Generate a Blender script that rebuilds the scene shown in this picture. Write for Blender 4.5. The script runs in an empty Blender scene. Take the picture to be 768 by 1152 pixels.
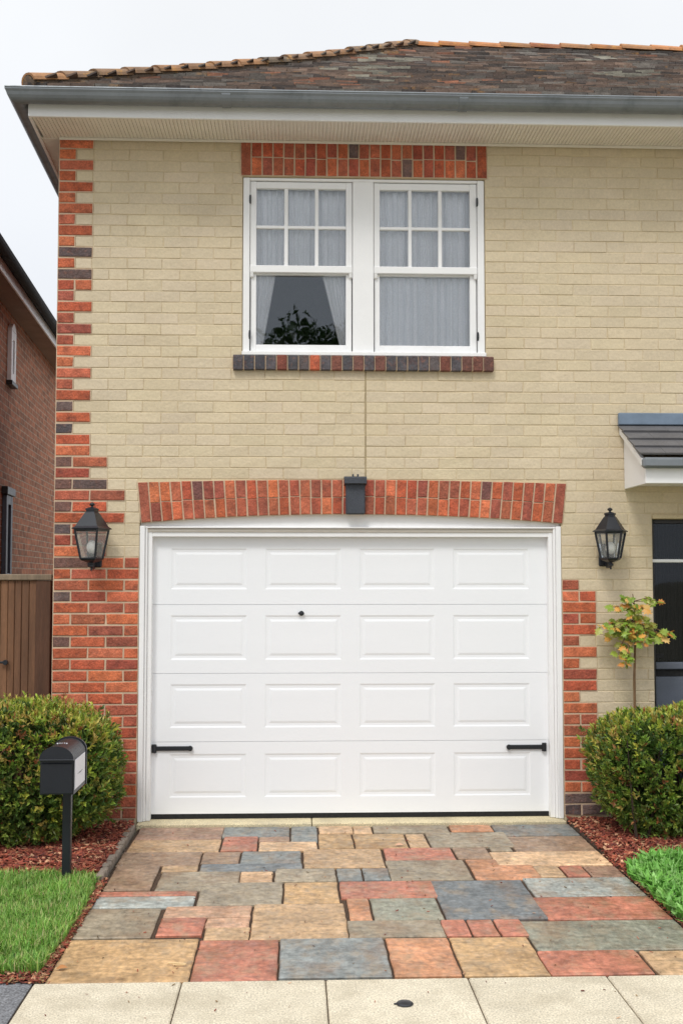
import bpy, math, random
import numpy as np
from mathutils import Vector, Matrix, noise
R = math.radians
random.seed(7); np.random.seed(7)
sc = bpy.context.scene
COL = sc.collection

# ------------------------------------------------------------------ camera
F, CX, CY = 1293.0, 384.0, 576.0           # focal length in photo pixels
D, HC = 8.34, 1.755                        # distance to the facade, eye height
YAW, PIT = math.atan(52 / F), math.atan(74 / F)
cam = bpy.data.cameras.new('camera'); camo = bpy.data.objects.new('camera', cam); COL.objects.link(camo)
camo.location = (0, -D, HC); camo.rotation_euler = (R(90) + PIT, 0, -YAW)
cam.sensor_fit = 'VERTICAL'; cam.sensor_height = 36; cam.lens = F / 1152 * 36
cam.clip_start = .05; cam.clip_end = 2000
sc.camera = camo

# ------------------------------------------------------------------ sky, sun, exposure
w = bpy.data.worlds.new('World'); sc.world = w; w.use_nodes = True
nt = w.node_tree; nt.nodes.clear(); N = nt.nodes.new; L = nt.links.new
SUN_EL, SUN_AZ = R(52), R(-155)
sky = N('ShaderNodeTexSky'); sky.sky_type = 'NISHITA'; sky.sun_disc = False
sky.sun_elevation = SUN_EL; sky.sun_rotation = R(205)
hs = N('ShaderNodeHueSaturation'); hs.inputs['Saturation'].default_value = .25; L(sky.outputs[0], hs.inputs['Color'])
tc = N('ShaderNodeTexCoord'); sx = N('ShaderNodeSeparateXYZ'); L(tc.outputs['Generated'], sx.inputs[0])
rp = N('ShaderNodeValToRGB'); L(sx.outputs['Z'], rp.inputs[0])
e = rp.color_ramp.elements
e[0].position = 0.0; e[0].color = (.76, .80, .87, 1); e[1].position = .95; e[1].color = (1.70, 1.74, 1.80, 1)
q = rp.color_ramp.elements.new(.46); q.color = (.850, .870, .895, 1)
nz = N('ShaderNodeTexNoise'); nz.inputs['Scale'].default_value = 2.2; nz.inputs['Detail'].default_value = 4
L(tc.outputs['Generated'], nz.inputs['Vector'])
mr = N('ShaderNodeMapRange'); L(nz.outputs[0], mr.inputs[0]); mr.inputs[1].default_value = .3; mr.inputs[2].default_value = .7
mr.inputs[3].default_value = 9.3; mr.inputs[4].default_value = 10.4
vm = N('ShaderNodeVectorMath'); vm.operation = 'SCALE'; L(rp.outputs[0], vm.inputs[0]); L(mr.outputs[0], vm.inputs['Scale'])
mx = N('ShaderNodeMix'); mx.data_type = 'RGBA'; mx.inputs[0].default_value = .93
L(hs.outputs[0], mx.inputs[6]); L(vm.outputs[0], mx.inputs[7])
bg = N('ShaderNodeBackground'); bg.inputs['Strength'].default_value = .1; L(mx.outputs[2], bg.inputs['Color'])
wo = N('ShaderNodeOutputWorld'); L(bg.outputs[0], wo.inputs[0])
sun = bpy.data.lights.new('sun', 'SUN'); suno = bpy.data.objects.new('sun', sun); COL.objects.link(suno)
sun.energy = 1.3; sun.angle = R(14); sun.color = (1, .965, .91)
sd = Vector((math.sin(R(205)) * math.cos(SUN_EL), math.cos(R(205)) * math.cos(SUN_EL), math.sin(SUN_EL)))
suno.rotation_euler = sd.to_track_quat('Z', 'Y').to_euler(); suno.location = (-4, -12, 14)
vs = sc.view_settings; vs.view_transform = 'Standard'; vs.look = 'None'; vs.gamma = 1; vs.use_curve_mapping = False
vs.exposure = 0.19
sc.cycles.max_bounces = 8

# ------------------------------------------------------------------ measuring helpers: a photo pixel onto a real plane
def ray(px, py):
    x = (px - CX) / F; y = -(py - CY) / F
    f = math.cos(PIT) - y * math.sin(PIT); u = math.sin(PIT) + y * math.cos(PIT)
    return (x * math.cos(YAW) + f * math.sin(YAW), f * math.cos(YAW) - x * math.sin(YAW), u)
def at(px, py, Y=0.0):
    r = ray(px, py); t = (Y + D) / r[1]; return (r[0] * t, HC + r[2] * t)
def gr(px, py, z=0.0):
    r = ray(px, py); t = (z - HC) / r[2]; return (r[0] * t, r[1] * t - D)
def lin(r, g, b, k=1.0):
    f = lambda c: ((c / 255 + .055) / 1.055) ** 2.4 if c > 10 else c / 255 / 12.92
    return (f(r) * k, f(g) * k, f(b) * k, 1)
def rnd(a, b): return random.uniform(a, b)

# ------------------------------------------------------------------ mesh builder
class MB:
    def __init__(s): s.v = []; s.f = []; s.c = []; s.cur = (1, 1, 1, 1)
    def face(s, pts, col=None):
        n = len(s.v); s.v += [tuple(p) for p in pts]; s.f.append(tuple(range(n, n + len(pts)))); s.c.append(col or s.cur)
    def grid(s, pts, faces, col=None):
        n = len(s.v); s.v += [tuple(p) for p in pts]
        for f in faces: s.f.append(tuple(i + n for i in f)); s.c.append(col or s.cur)
    def box(s, x0, x1, y0, y1, z0, z1, col=None):
        P = [(x0,y0,z0),(x1,y0,z0),(x1,y1,z0),(x0,y1,z0),(x0,y0,z1),(x1,y0,z1),(x1,y1,z1),(x0,y1,z1)]
        s.grid(P, [(0,3,2,1),(4,5,6,7),(0,1,5,4),(1,2,6,5),(2,3,7,6),(3,0,4,7)], col)
    def bbox(s, x0, x1, y0, y1, z0, z1, b=.004, col=None):     # chamfered box
        X = (x0, x1); Y = (y0, y1); Z = (z0, z1); P = []; idx = {}
        for i in (0, 1):
            for j in (0, 1):
                for k in (0, 1):
                    sx_, sy_, sz_ = (b if i == 0 else -b), (b if j == 0 else -b), (b if k == 0 else -b)
                    for a, p in (('x', (X[i], Y[j]+sy_, Z[k]+sz_)), ('y', (X[i]+sx_, Y[j], Z[k]+sz_)), ('z', (X[i]+sx_, Y[j]+sy_, Z[k]))):
                        idx[(i,j,k,a)] = len(P); P.append(p)
        fs = []
        for i in (0, 1):
            q = [idx[(i,j,k,'x')] for j,k in ((0,0),(1,0),(1,1),(0,1))]; fs.append(q if i else q[::-1])
            q = [idx[(j,i,k,'y')] for j,k in ((0,0),(1,0),(1,1),(0,1))]; fs.append(q[::-1] if i else q)
            q = [idx[(j,k,i,'z')] for j,k in ((0,0),(1,0),(1,1),(0,1))]; fs.append(q if i else q[::-1])
        for i in (0,1):
            for j in (0,1):
                fs.append((idx[(i,j,0,'x')], idx[(i,j,0,'y')], idx[(i,j,1,'y')], idx[(i,j,1,'x')]))
                fs.append((idx[(i,0,j,'x')], idx[(i,0,j,'z')], idx[(i,1,j,'z')], idx[(i,1,j,'x')]))
                fs.append((idx[(0,i,j,'y')], idx[(0,i,j,'z')], idx[(1,i,j,'z')], idx[(1,i,j,'y')]))
                for k in (0,1): fs.append((idx[(i,j,k,'x')], idx[(i,j,k,'y')], idx[(i,j,k,'z')]))
        s.grid(P, fs, col)
    def prism(s, poly, d0, d1, axis='y', col=None):             # polygon in the other two axes, extruded along axis
        n = len(poly)
        def P(a, b, d): return {'y': (a, d, b), 'x': (d, a, b), 'z': (a, b, d)}[axis]
        pts = [P(a, b, d0) for a, b in poly] + [P(a, b, d1) for a, b in poly]
        fs = [tuple(range(n))[::-1], tuple(range(n, 2*n))] + [(i, (i+1) % n, n + (i+1) % n, n + i) for i in range(n)]
        s.grid(pts, fs, col)
    def brick(s, quad, y, t, b, col, j=.0015, amp=0.0):          # quad: 4 (x,z) corners ccw from lower left; face at y, bevelled
        cx = sum(p[0] for p in quad) / 4; cz = sum(p[1] for p in quad) / 4
        o = []; ii = []
        for (x, z) in quad:
            x += rnd(-j, j); z += rnd(-j, j); o.append((x, z))
            dx, dz = cx - x, cz - z
            ii.append((x + math.copysign(min(b, abs(dx)*.8), dx), z + math.copysign(min(b, abs(dz)*.8), dz)))
        ty = [y + rnd(-amp, amp) for _ in range(4)]
        P = [(p[0], ty[k], p[1]) for k, p in enumerate(ii)] + [(p[0], y + b*.8, p[1]) for p in o] + [(p[0], y + t, p[1]) for p in o]
        fs = [(0,1,2,3)] + [(4+k, 4+(k+1)%4, (k+1)%4, k) for k in range(4)] + [(8+k, 8+(k+1)%4, 4+(k+1)%4, 4+k) for k in range(4)]
        s.grid(P, fs, col)
    def tube(s, pts, r, n=8, col=None, cap=True):
        pts = [Vector(p) for p in pts]; m = len(pts); rr = r if isinstance(r, (list, tuple)) else [r] * m
        V = []; up = Vector((0, 0, 1))
        for i, p in enumerate(pts):
            d = (pts[min(i+1, m-1)] - pts[max(i-1, 0)]).normalized()
            a = d.cross(up if abs(d.z) < .95 else Vector((1, 0, 0))).normalized(); b2 = d.cross(a)
            for k in range(n):
                t = 2*math.pi*k/n; V.append(p + (a*math.cos(t) + b2*math.sin(t)) * rr[i])
        fs = [(i*n+k, i*n+(k+1) % n, (i+1)*n+(k+1) % n, (i+1)*n+k) for i in range(m-1) for k in range(n)]
        if cap: fs += [tuple(range(n))[::-1], tuple(range((m-1)*n, m*n))]
        s.grid(V, fs, col)
    def lathe(s, prof, c=(0,0,0), n=16, rot=0.0, col=None):       # prof: (r, z)
        V = []; 
        for r, z in prof:
            for k in range(n):
                t = rot + 2*math.pi*k/n; V.append((c[0]+r*math.cos(t), c[1]+r*math.sin(t), c[2]+z))
        m = len(prof)
        fs = [(i*n+k, i*n+(k+1) % n, (i+1)*n+(k+1) % n, (i+1)*n+k) for i in range(m-1) for k in range(n)]
        fs += [tuple(range(n))[::-1], tuple(range((m-1)*n, m*n))]
        s.grid(V, fs, col)
    def build(s, name, m, parent=None, smooth=False, fix=True):
        me = bpy.data.meshes.new(name); me.from_pydata(s.v, [], s.f)
        at_ = me.attributes.new('Col', 'FLOAT_COLOR', 'CORNER')
        arr = np.repeat(np.array([tuple(c)[:4] for c in s.c], dtype=np.float32), [len(f) for f in s.f], axis=0)
        at_.data.foreach_set('color', arr.ravel())
        me.materials.append(m)
        if fix:
            import bmesh
            bm = bmesh.new(); bm.from_mesh(me); bmesh.ops.recalc_face_normals(bm, faces=bm.faces); bm.to_mesh(me); bm.free()
        if smooth: me.polygons.foreach_set('use_smooth', [True]*len(me.polygons))
        me.update()
        o = bpy.data.objects.new(name, me); COL.objects.link(o)
        if parent: o.parent = parent; o.matrix_parent_inverse = parent.matrix_basis.inverted()
        return o
def tag(o, label=None, cat=None, group=None, kind=None):
    for k, v in (('label', label), ('category', cat), ('group', group), ('kind', kind)):
        if v: o[k] = v
    return o
def empty(name, loc, label, cat, group=None):
    o = bpy.data.objects.new(name, None); COL.objects.link(o); o.location = loc; o.empty_display_size = .2
    bpy.context.view_layer.update()
    return tag(o, label, cat, group)

# ------------------------------------------------------------------ materials
def mat(name, col=(.5,.5,.5,1), rough=.7, attr=False, var=.15, vscale=6, bump=.2, bscale=60, bdist=.003, metal=0, fine=.08,
        stain=None, stain_scale=3, stain_lo=.55, stain_hi=.7, stain_amt=.5, stretch=(1,1,1), spec=.5, rvar=.1, trans=0, stain2=None, bdetail=6, s2=None, vein=0):
    m = bpy.data.materials.new(name); m.use_nodes = True; t = m.node_tree; t.nodes.clear(); n = t.nodes.new; l = t.links.new
    o = n('ShaderNodeOutputMaterial'); p = n('ShaderNodeBsdfPrincipled'); l(p.outputs[0], o.inputs[0])
    tc = n('ShaderNodeTexCoord'); mp = n('ShaderNodeMapping'); mp.inputs['Scale'].default_value = stretch; l(tc.outputs['Object'], mp.inputs[0])
    if attr:
        a = n('ShaderNodeAttribute'); a.attribute_name = 'Col'; base = a.outputs['Color']
        of = n('ShaderNodeMath'); of.operation = 'MULTIPLY'; of.inputs[1].default_value = 37.0; l(a.outputs['Alpha'], of.inputs[0])
        va = n('ShaderNodeVectorMath'); va.operation = 'ADD'; l(mp.outputs[0], va.inputs[0]); l(of.outputs[0], va.inputs[1]); mp = va
    else:
        a = n('ShaderNodeRGB'); a.outputs[0].default_value = col; base = a.outputs[0]
    def scaled(base, scale, amt, detail=5):
        z = n('ShaderNodeTexNoise'); z.inputs['Scale'].default_value = scale; z.inputs['Detail'].default_value = detail; l(mp.outputs[0], z.inputs['Vector'])
        r = n('ShaderNodeMapRange'); l(z.outputs[0], r.inputs[0]); r.inputs[1].default_value = .25; r.inputs[2].default_value = .75
        r.inputs[3].default_value = 1 - amt; r.inputs[4].default_value = 1 + amt
        v = n('ShaderNodeVectorMath'); v.operation = 'SCALE'; l(base, v.inputs[0]); l(r.outputs[0], v.inputs['Scale'])
        return v.outputs[0]
    base = scaled(base, vscale, var); base = scaled(base, bscale * 1.7, fine, 8)
    for kk, stc in enumerate((stain, stain2)):
        if not stc: continue
        z = n('ShaderNodeTexNoise'); z.inputs['Scale'].default_value = stain_scale * (1 + kk*1.7); z.inputs['Detail'].default_value = 8; z.inputs['Roughness'].default_value = .65
        ad = n('ShaderNodeVectorMath'); ad.operation = 'ADD'; ad.inputs[1].default_value = (kk*7.3, kk*3.1, kk*5.7); l(mp.outputs[0], ad.inputs[0]); l(ad.outputs[0], z.inputs['Vector'])
        r = n('ShaderNodeMapRange'); l(z.outputs[0], r.inputs[0]); r.inputs[1].default_value = stain_lo; r.inputs[2].default_value = stain_hi; r.inputs[4].default_value = (s2 if (kk and s2 is not None) else stain_amt)
        x = n('ShaderNodeMix'); x.data_type = 'RGBA'; l(r.outputs[0], x.inputs[0]); l(base, x.inputs[6]); x.inputs[7].default_value = stc; base = x.outputs[2]
    if vein:
        ro = n('ShaderNodeMapping'); ro.inputs['Rotation'].default_value = (0,0,.7); ro.inputs['Scale'].default_value = (1,3.2,1); l(mp.outputs[0], ro.inputs[0])
        for vsc, lo_v, hi_v, amt in ((2.2, .0, .035, vein), (5.5, .0, .03, vein*.7)):
            z = n('ShaderNodeTexNoise'); z.inputs['Scale'].default_value = vsc; z.inputs['Detail'].default_value = 6; z.inputs['Distortion'].default_value = 1.2; l(ro.outputs[0], z.inputs['Vector'])
            sb = n('ShaderNodeMath'); sb.operation = 'SUBTRACT'; sb.inputs[1].default_value = .5; l(z.outputs[0], sb.inputs[0])
            ab = n('ShaderNodeMath'); ab.operation = 'ABSOLUTE'; l(sb.outputs[0], ab.inputs[0])
            r = n('ShaderNodeMapRange'); l(ab.outputs[0], r.inputs[0]); r.inputs[1].default_value = lo_v; r.inputs[2].default_value = hi_v; r.inputs[3].default_value = 1-amt; r.inputs[4].default_value = 1.03
            v = n('ShaderNodeVectorMath'); v.operation = 'SCALE'; l(base, v.inputs[0]); l(r.outputs[0], v.inputs['Scale']); base = v.outputs[0]
        z = n('ShaderNodeTexNoise'); z.inputs['Scale'].default_value = 9; z.inputs['Detail'].default_value = 10; z.inputs['Roughness'].default_value = .7; l(ro.outputs[0], z.inputs['Vector'])
        r = n('ShaderNodeMapRange'); l(z.outputs[0], r.inputs[0]); r.inputs[1].default_value = .3; r.inputs[2].default_value = .7; r.inputs[3].default_value = .78; r.inputs[4].default_value = 1.22
        v = n('ShaderNodeVectorMath'); v.operation = 'SCALE'; l(base, v.inputs[0]); l(r.outputs[0], v.inputs['Scale']); base = v.outputs[0]
    l(base, p.inputs['Base Color'])
    z = n('ShaderNodeTexNoise'); z.inputs['Scale'].default_value = bscale; z.inputs['Detail'].default_value = bdetail; l(mp.outputs[0], z.inputs['Vector'])
    if bump:
        b = n('ShaderNodeBump'); b.inputs['Strength'].default_value = bump; b.inputs['Distance'].default_value = bdist; l(z.outputs[0], b.inputs['Height']); l(b.outputs[0], p.inputs['Normal'])
    r = n('ShaderNodeMapRange'); l(z.outputs[0], r.inputs[0]); r.inputs[1].default_value = .3; r.inputs[2].default_value = .7
    r.inputs[3].default_value = max(0, rough - rvar); r.inputs[4].default_value = min(1, rough + rvar); l(r.outputs[0], p.inputs['Roughness'])
    p.inputs['Metallic'].default_value = metal; p.inputs['Specular IOR Level'].default_value = spec
    if trans:
        tr = n('ShaderNodeBsdfTranslucent'); l(base, tr.inputs[0]); ms = n('ShaderNodeMixShader'); ms.inputs[0].default_value = trans
        l(p.outputs[0], ms.inputs[1]); l(tr.outputs[0], ms.inputs[2]); l(ms.outputs[0], o.inputs[0])
    return m
def glass_mat(name, tint, refl=1.0, dust=0):
    m = bpy.data.materials.new(name); m.use_nodes = True; t = m.node_tree; t.nodes.clear(); n = t.nodes.new; l = t.links.new
    o = n('ShaderNodeOutputMaterial'); tr = n('ShaderNodeBsdfTransparent'); tr.inputs[0].default_value = tint
    g = n('ShaderNodeBsdfGlossy'); g.inputs['Roughness'].default_value = .01; g.inputs[0].default_value = (.86,.93,1,1)
    fr = n('ShaderNodeFresnel'); fr.inputs[0].default_value = 1.55
    tc = n('ShaderNodeTexCoord'); z = n('ShaderNodeTexNoise'); z.inputs['Scale'].default_value = 2.5; l(tc.outputs['Object'], z.inputs['Vector'])
    b = n('ShaderNodeBump'); b.inputs['Strength'].default_value = .08; b.inputs['Distance'].default_value = .02; l(z.outputs[0], b.inputs['Height']); l(b.outputs[0], g.inputs['Normal'])
    mm = n('ShaderNodeMath'); mm.operation = 'MULTIPLY'; mm.inputs[1].default_value = refl; l(fr.outputs[0], mm.inputs[0])
    ms = n('ShaderNodeMixShader'); l(mm.outputs[0], ms.inputs[0]); l(tr.outputs[0], ms.inputs[1]); l(g.outputs[0], ms.inputs[2]); out = ms
    if dust:
        df = n('ShaderNodeBsdfDiffuse'); df.inputs[0].default_value = (.8,.8,.76,1); m2 = n('ShaderNodeMixShader'); m2.inputs[0].default_value = dust; l(ms.outputs[0], m2.inputs[1]); l(df.outputs[0], m2.inputs[2]); out = m2
    l(out.outputs[0], o.inputs[0])
    return m
def brick_tex_mat(name, c1, c2, mortar, axis, bw=.225, bh=.075):
    m = bpy.data.materials.new(name); m.use_nodes = True; t = m.node_tree; t.nodes.clear(); n = t.nodes.new; l = t.links.new
    o = n('ShaderNodeOutputMaterial'); p = n('ShaderNodeBsdfPrincipled'); l(p.outputs[0], o.inputs[0]); p.inputs['Roughness'].default_value = .85
    tc = n('ShaderNodeTexCoord'); s = n('ShaderNodeSeparateXYZ'); c = n('ShaderNodeCombineXYZ'); l(tc.outputs['Object'], s.inputs[0])
    l(s.outputs[axis], c.inputs[0]); l(s.outputs['Z'], c.inputs[1])
    nz = n('ShaderNodeTexNoise'); nz.inputs['Scale'].default_value = 9; nz.inputs['Detail'].default_value = 3; l(tc.outputs['Object'], nz.inputs['Vector'])
    vs_ = n('ShaderNodeVectorMath'); vs_.operation = 'MULTIPLY_ADD'; l(nz.outputs['Color'], vs_.inputs[0]); vs_.inputs[1].default_value = (.008,.008,0); l(c.outputs[0], vs_.inputs[2])
    b = n('ShaderNodeTexBrick'); l(vs_.outputs[0], b.inputs['Vector']); b.inputs['Scale'].default_value = 1
    b.inputs['Brick Width'].default_value = bw; b.inputs['Row Height'].default_value = bh; b.inputs['Mortar Size'].default_value = .006; b.inputs['Mortar Smooth'].default_value = .3
    b.inputs['Color1'].default_value = c1; b.inputs['Color2'].default_value = c2; b.inputs['Mortar'].default_value = mortar; b.inputs['Bias'].default_value = -.1
    z = n('ShaderNodeTexNoise'); z.inputs['Scale'].default_value = 14; z.inputs['Detail'].default_value = 8; l(tc.outputs['Object'], z.inputs['Vector'])
    r = n('ShaderNodeMapRange'); l(z.outputs[0], r.inputs[0]); r.inputs[1].default_value = .3; r.inputs[2].default_value = .7; r.inputs[3].default_value = .6; r.inputs[4].default_value = 1.4
    v = n('ShaderNodeVectorMath'); v.operation = 'SCALE'; l(b.outputs[0], v.inputs[0]); l(r.outputs[0], v.inputs['Scale']); l(v.outputs[0], p.inputs['Base Color'])
    sb = n('ShaderNodeMath'); sb.operation = 'SUBTRACT'; l(z.outputs[0], sb.inputs[0]); l(b.outputs['Fac'], sb.inputs[1])
    bp = n('ShaderNodeBump'); bp.inputs['Strength'].default_value = .8; bp.inputs['Distance'].default_value = .006; l(sb.outputs[0], bp.inputs['Height']); l(bp.outputs[0], p.inputs['Normal'])
    return m

CREAM = lin(207, 191, 162)
M = {}
M['cream'] = mat('painted_brick', attr=True, rough=.62, var=.05, vscale=3, bump=.6, bscale=42, bdist=.007, fine=.08, stain=lin(160,142,112), stain_scale=2.2, stain_lo=.56, stain_hi=.8, stain_amt=.28, stain2=lin(192,174,140))
M['cream_mortar'] = mat('painted_mortar', lin(206,189,155), .7, var=.07, bump=.6, bscale=60, bdist=.005)
M['brick'] = mat('red_brick', attr=True, s2=.22, rough=.85, var=.34, vscale=16, bump=1, bscale=60, bdist=.008, fine=.35, stain=lin(84,50,44), stain_scale=13, stain_lo=.54, stain_hi=.68, stain_amt=.45, stain2=lin(204,134,104))
M['mortar'] = mat('lime_mortar', lin(200,176,150), .95, var=.15, bump=.7, bscale=160, bdist=.003, fine=.15)
M['white'] = mat('white_paint', lin(238,238,238), .42, var=.02, bump=.05, bscale=25, fine=.01, stain=lin(205,203,196), stain_scale=2.5, stain_lo=.6, stain_hi=.8, stain_amt=.35)
M['door'] = mat('garage_door_enamel', lin(238,240,243), .45, var=.012, bump=.22, bscale=130, bdist=.0007, fine=.01, stretch=(.15,1,1), stain=lin(216,217,216), stain_scale=1.3, stain_lo=.55, stain_hi=.8, stain_amt=.3)
M['shaded_white'] = mat('shade_toned_white', lin(206,200,190), .6, var=.06, vscale=8, bump=.1, stretch=(.3,1,6), stain=lin(164,152,138), stain_scale=3, stain_amt=.5)  # browner white: shade under the garage head is painted into the mouldings
M['soffit'] = mat('soffit_board', lin(232,226,216), .6, var=.05, bump=.1, fine=.03)
M['zinc'] = mat('gutter_metal', lin(122,127,131), .42, var=.12, vscale=4, bump=.08, bscale=20, fine=.05, metal=.35, stain=lin(84,92,96), stain_scale=5)
M['black'] = mat('black_paint', lin(28,31,38), .38, var=.15, bump=.12, bscale=120, bdist=.001, fine=.1)
M['blackmatt'] = mat('black_rubber', lin(22,22,24), .8, bump=.1)
M['roof'] = mat('clay_roof_tile', attr=True, rough=.85, var=.3, vscale=12, bump=.8, bscale=60, bdist=.006, fine=.2, stain=lin(176,128,66), stain_scale=5, stain_lo=.6, stain_hi=.72, stain_amt=.6, stain2=lin(120,122,112))
M['deck'] = mat('roof_felt', lin(40,35,32), .95)
M['ridge'] = mat('ridge_tile', attr=True, rough=.85, var=.25, vscale=9, bump=.7, bscale=50, bdist=.005, fine=.15, stain=lin(100,88,68), stain_scale=6, stain_amt=.6, stain2=lin(204,150,62))
M['slate'] = mat('canopy_slate', lin(98,97,99), .6, var=.16, bump=.4, bscale=60, fine=.12, stain=lin(112,110,106), stain_scale=7)
M['lead'] = mat('lead_flashing', lin(118,134,152), .5, var=.1, bump=.2, bscale=14, bdist=.008, metal=.2)
M['curtain'] = mat('net_curtain', lin(250,250,252), .9, var=.03, bump=.1, trans=.05)
M['nsoffit'] = mat('stained_soffit', lin(150,124,108), .7)
M['blind'] = mat('dark_blind', lin(44,36,30), .9)
M['dark'] = mat('dark_joinery', lin(38,34,32), .4, var=.1, bump=.1)
M['grey'] = mat('blue_grey_paint', lin(92,98,110), .45, var=.06, bump=.1)
M['room'] = mat('room_plaster', lin(120,115,108), .9)
M['glass'] = glass_mat('window_glass', (.98,.985,.99,1), 2.4)
M['darkglass'] = glass_mat('door_glass', (.5,.5,.5,1), .8)
M['lampglass'] = glass_mat('lantern_glass', (.97,.97,.96,1), .7, .15)
M['bulb'] = mat('opal_bulb', lin(250,250,248), .3, bump=0)
M['fence'] = mat('fence_timber', attr=True, rough=.75, var=.3, vscale=5, bump=.5, bscale=40, bdist=.004, fine=.2, stretch=(4,4,.35))
M['flag'] = mat('flagstone', attr=True, vein=.22, rough=.52, var=.28, vscale=5, bump=.9, bscale=18, bdist=.012, fine=.35, stain=lin(134,98,66), stain_scale=3.0, stain_lo=.50, stain_hi=.66, stain_amt=.5, stain2=lin(160,140,114), stretch=(1.2,.75,1), rvar=.18, bdetail=12)
M['conc'] = mat('concrete', attr=True, rough=.85, var=.10, vscale=5, bump=.9, bscale=70, bdist=.005, fine=.5, stain=lin(150,138,114), stain_scale=3, stain_lo=.48, stain_hi=.7, stain_amt=.5, stain2=lin(176,166,144))
M['asphalt'] = mat('asphalt', lin(112,113,116), .92, var=.14, vscale=60, bump=1, bscale=70, bdist=.008, fine=.8)
M['road'] = mat('concrete_road', lin(150,147,138), .9, var=.1, bump=.5, fine=.2)
M['soil'] = mat('soil', lin(74,56,42), .95, var=.3, bump=.9, bscale=50, bdist=.02, fine=.3)
M['mulch'] = mat('bark_mulch', attr=True, rough=.85, var=.2, bump=.3)
M['kerbstone'] = mat('edging_stone', lin(134,122,110), .85, var=.2, bump=.8, bscale=30, bdist=.008, fine=.2)
M['leaf'] = mat('hedge_leaf', attr=True, rough=.42, var=.12, vscale=8, bump=0, fine=.05, trans=.25, rvar=.08)
M['grass'] = mat('grass_blade', attr=True, rough=.5, var=.15, vscale=5, bump=0, fine=.05, trans=.3)
M['bark'] = mat('bark', lin(118,92,64), .85, var=.2, bump=.5, bscale=60)
M['darkbark'] = mat('dark_bark', lin(62,50,40), .9, var=.2, bump=.5, bscale=40)
M['ground'] = mat('ground_turf', lin(128,124,108), .95, var=.2, vscale=1.5, bump=.6, bscale=30, bdist=.03, fine=.25)
M['label'] = mat('paper_label', lin(232,233,240), .6, var=.02, bump=.03)
M['ink'] = mat('ink', lin(110,112,120), .6, bump=0)
M['sealant'] = mat('movement_joint', lin(168,152,118), .8)
M['nbrick'] = brick_tex_mat('neighbour_brick', lin(176,112,80), lin(134,88,64), lin(176,158,138), 'Y')
M['sbrick'] = brick_tex_mat('side_brick', lin(168,80,58), lin(116,62,50), lin(170,150,125), 'Y', .253, .081)
M['ntile'] = mat('neighbour_tile', lin(60,52,48), .9, bump=.6)
M['keystone'] = mat('dark_keystone', lin(62,66,74), .7, var=.15, bump=.7, bscale=90, bdist=.004, fine=.3)

# ------------------------------------------------------------------ ground, road, pavement
def structure(o): o['kind'] = 'structure'; return o
b = MB(); S = 900
b.face([(-S,-S,-.03),(S,-S,-.03),(S,S,-.03),(-S,S,-.03)]); structure(b.build('ground', M['ground'], fix=False))
PY = -3.20                                     # where the flagstones meet the pavement
b = MB(); b.box(-40, 40, -5.5, PY + .02, -.12, -.012, (1,1,1,1)); structure(b.build('pavement_bed', M['soil']))
b = MB(); b.box(-60, 60, -13, -5.62, -.3, -.11); structure(b.build('road', M['road']))
b = MB(); b.bbox(-40, 40, -5.62, -5.50, -.2, .0, .012, lin(176,170,156)); structure(b.build('kerb', M['conc']))
# pavement slabs: joints measured in the photo
js = [gr(x, y)[0] for x, y in ((38,1106),(205,1103),(366,1100),(525,1097),(680,1095))]
step = (js[4] - js[1]) / 3
xs = [js[0]] + js[1:] + [js[4] + step*k for k in range(1, 14)]
b = MB(); g = .0028
for i in range(len(xs)-1):
    k = rnd(.95, 1.05); c = lin(206,196,174); c = (c[0]*k, c[1]*k, c[2]*k, 1)
    b.bbox(xs[i]+g, xs[i+1]-g, PY-.92, PY-.004, -.1, 0, .006, c)
    b.bbox(xs[i]+g, xs[i+1]-g, -5.495, PY-.932, -.1, 0, .006, c)
structure(b.build('pavement', M['conc']))
b = MB(); b.box(-12, js[0]-.006, -5.495, PY+.02, -.1, -.004); structure(b.build('side_path', M['asphalt']))

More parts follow.
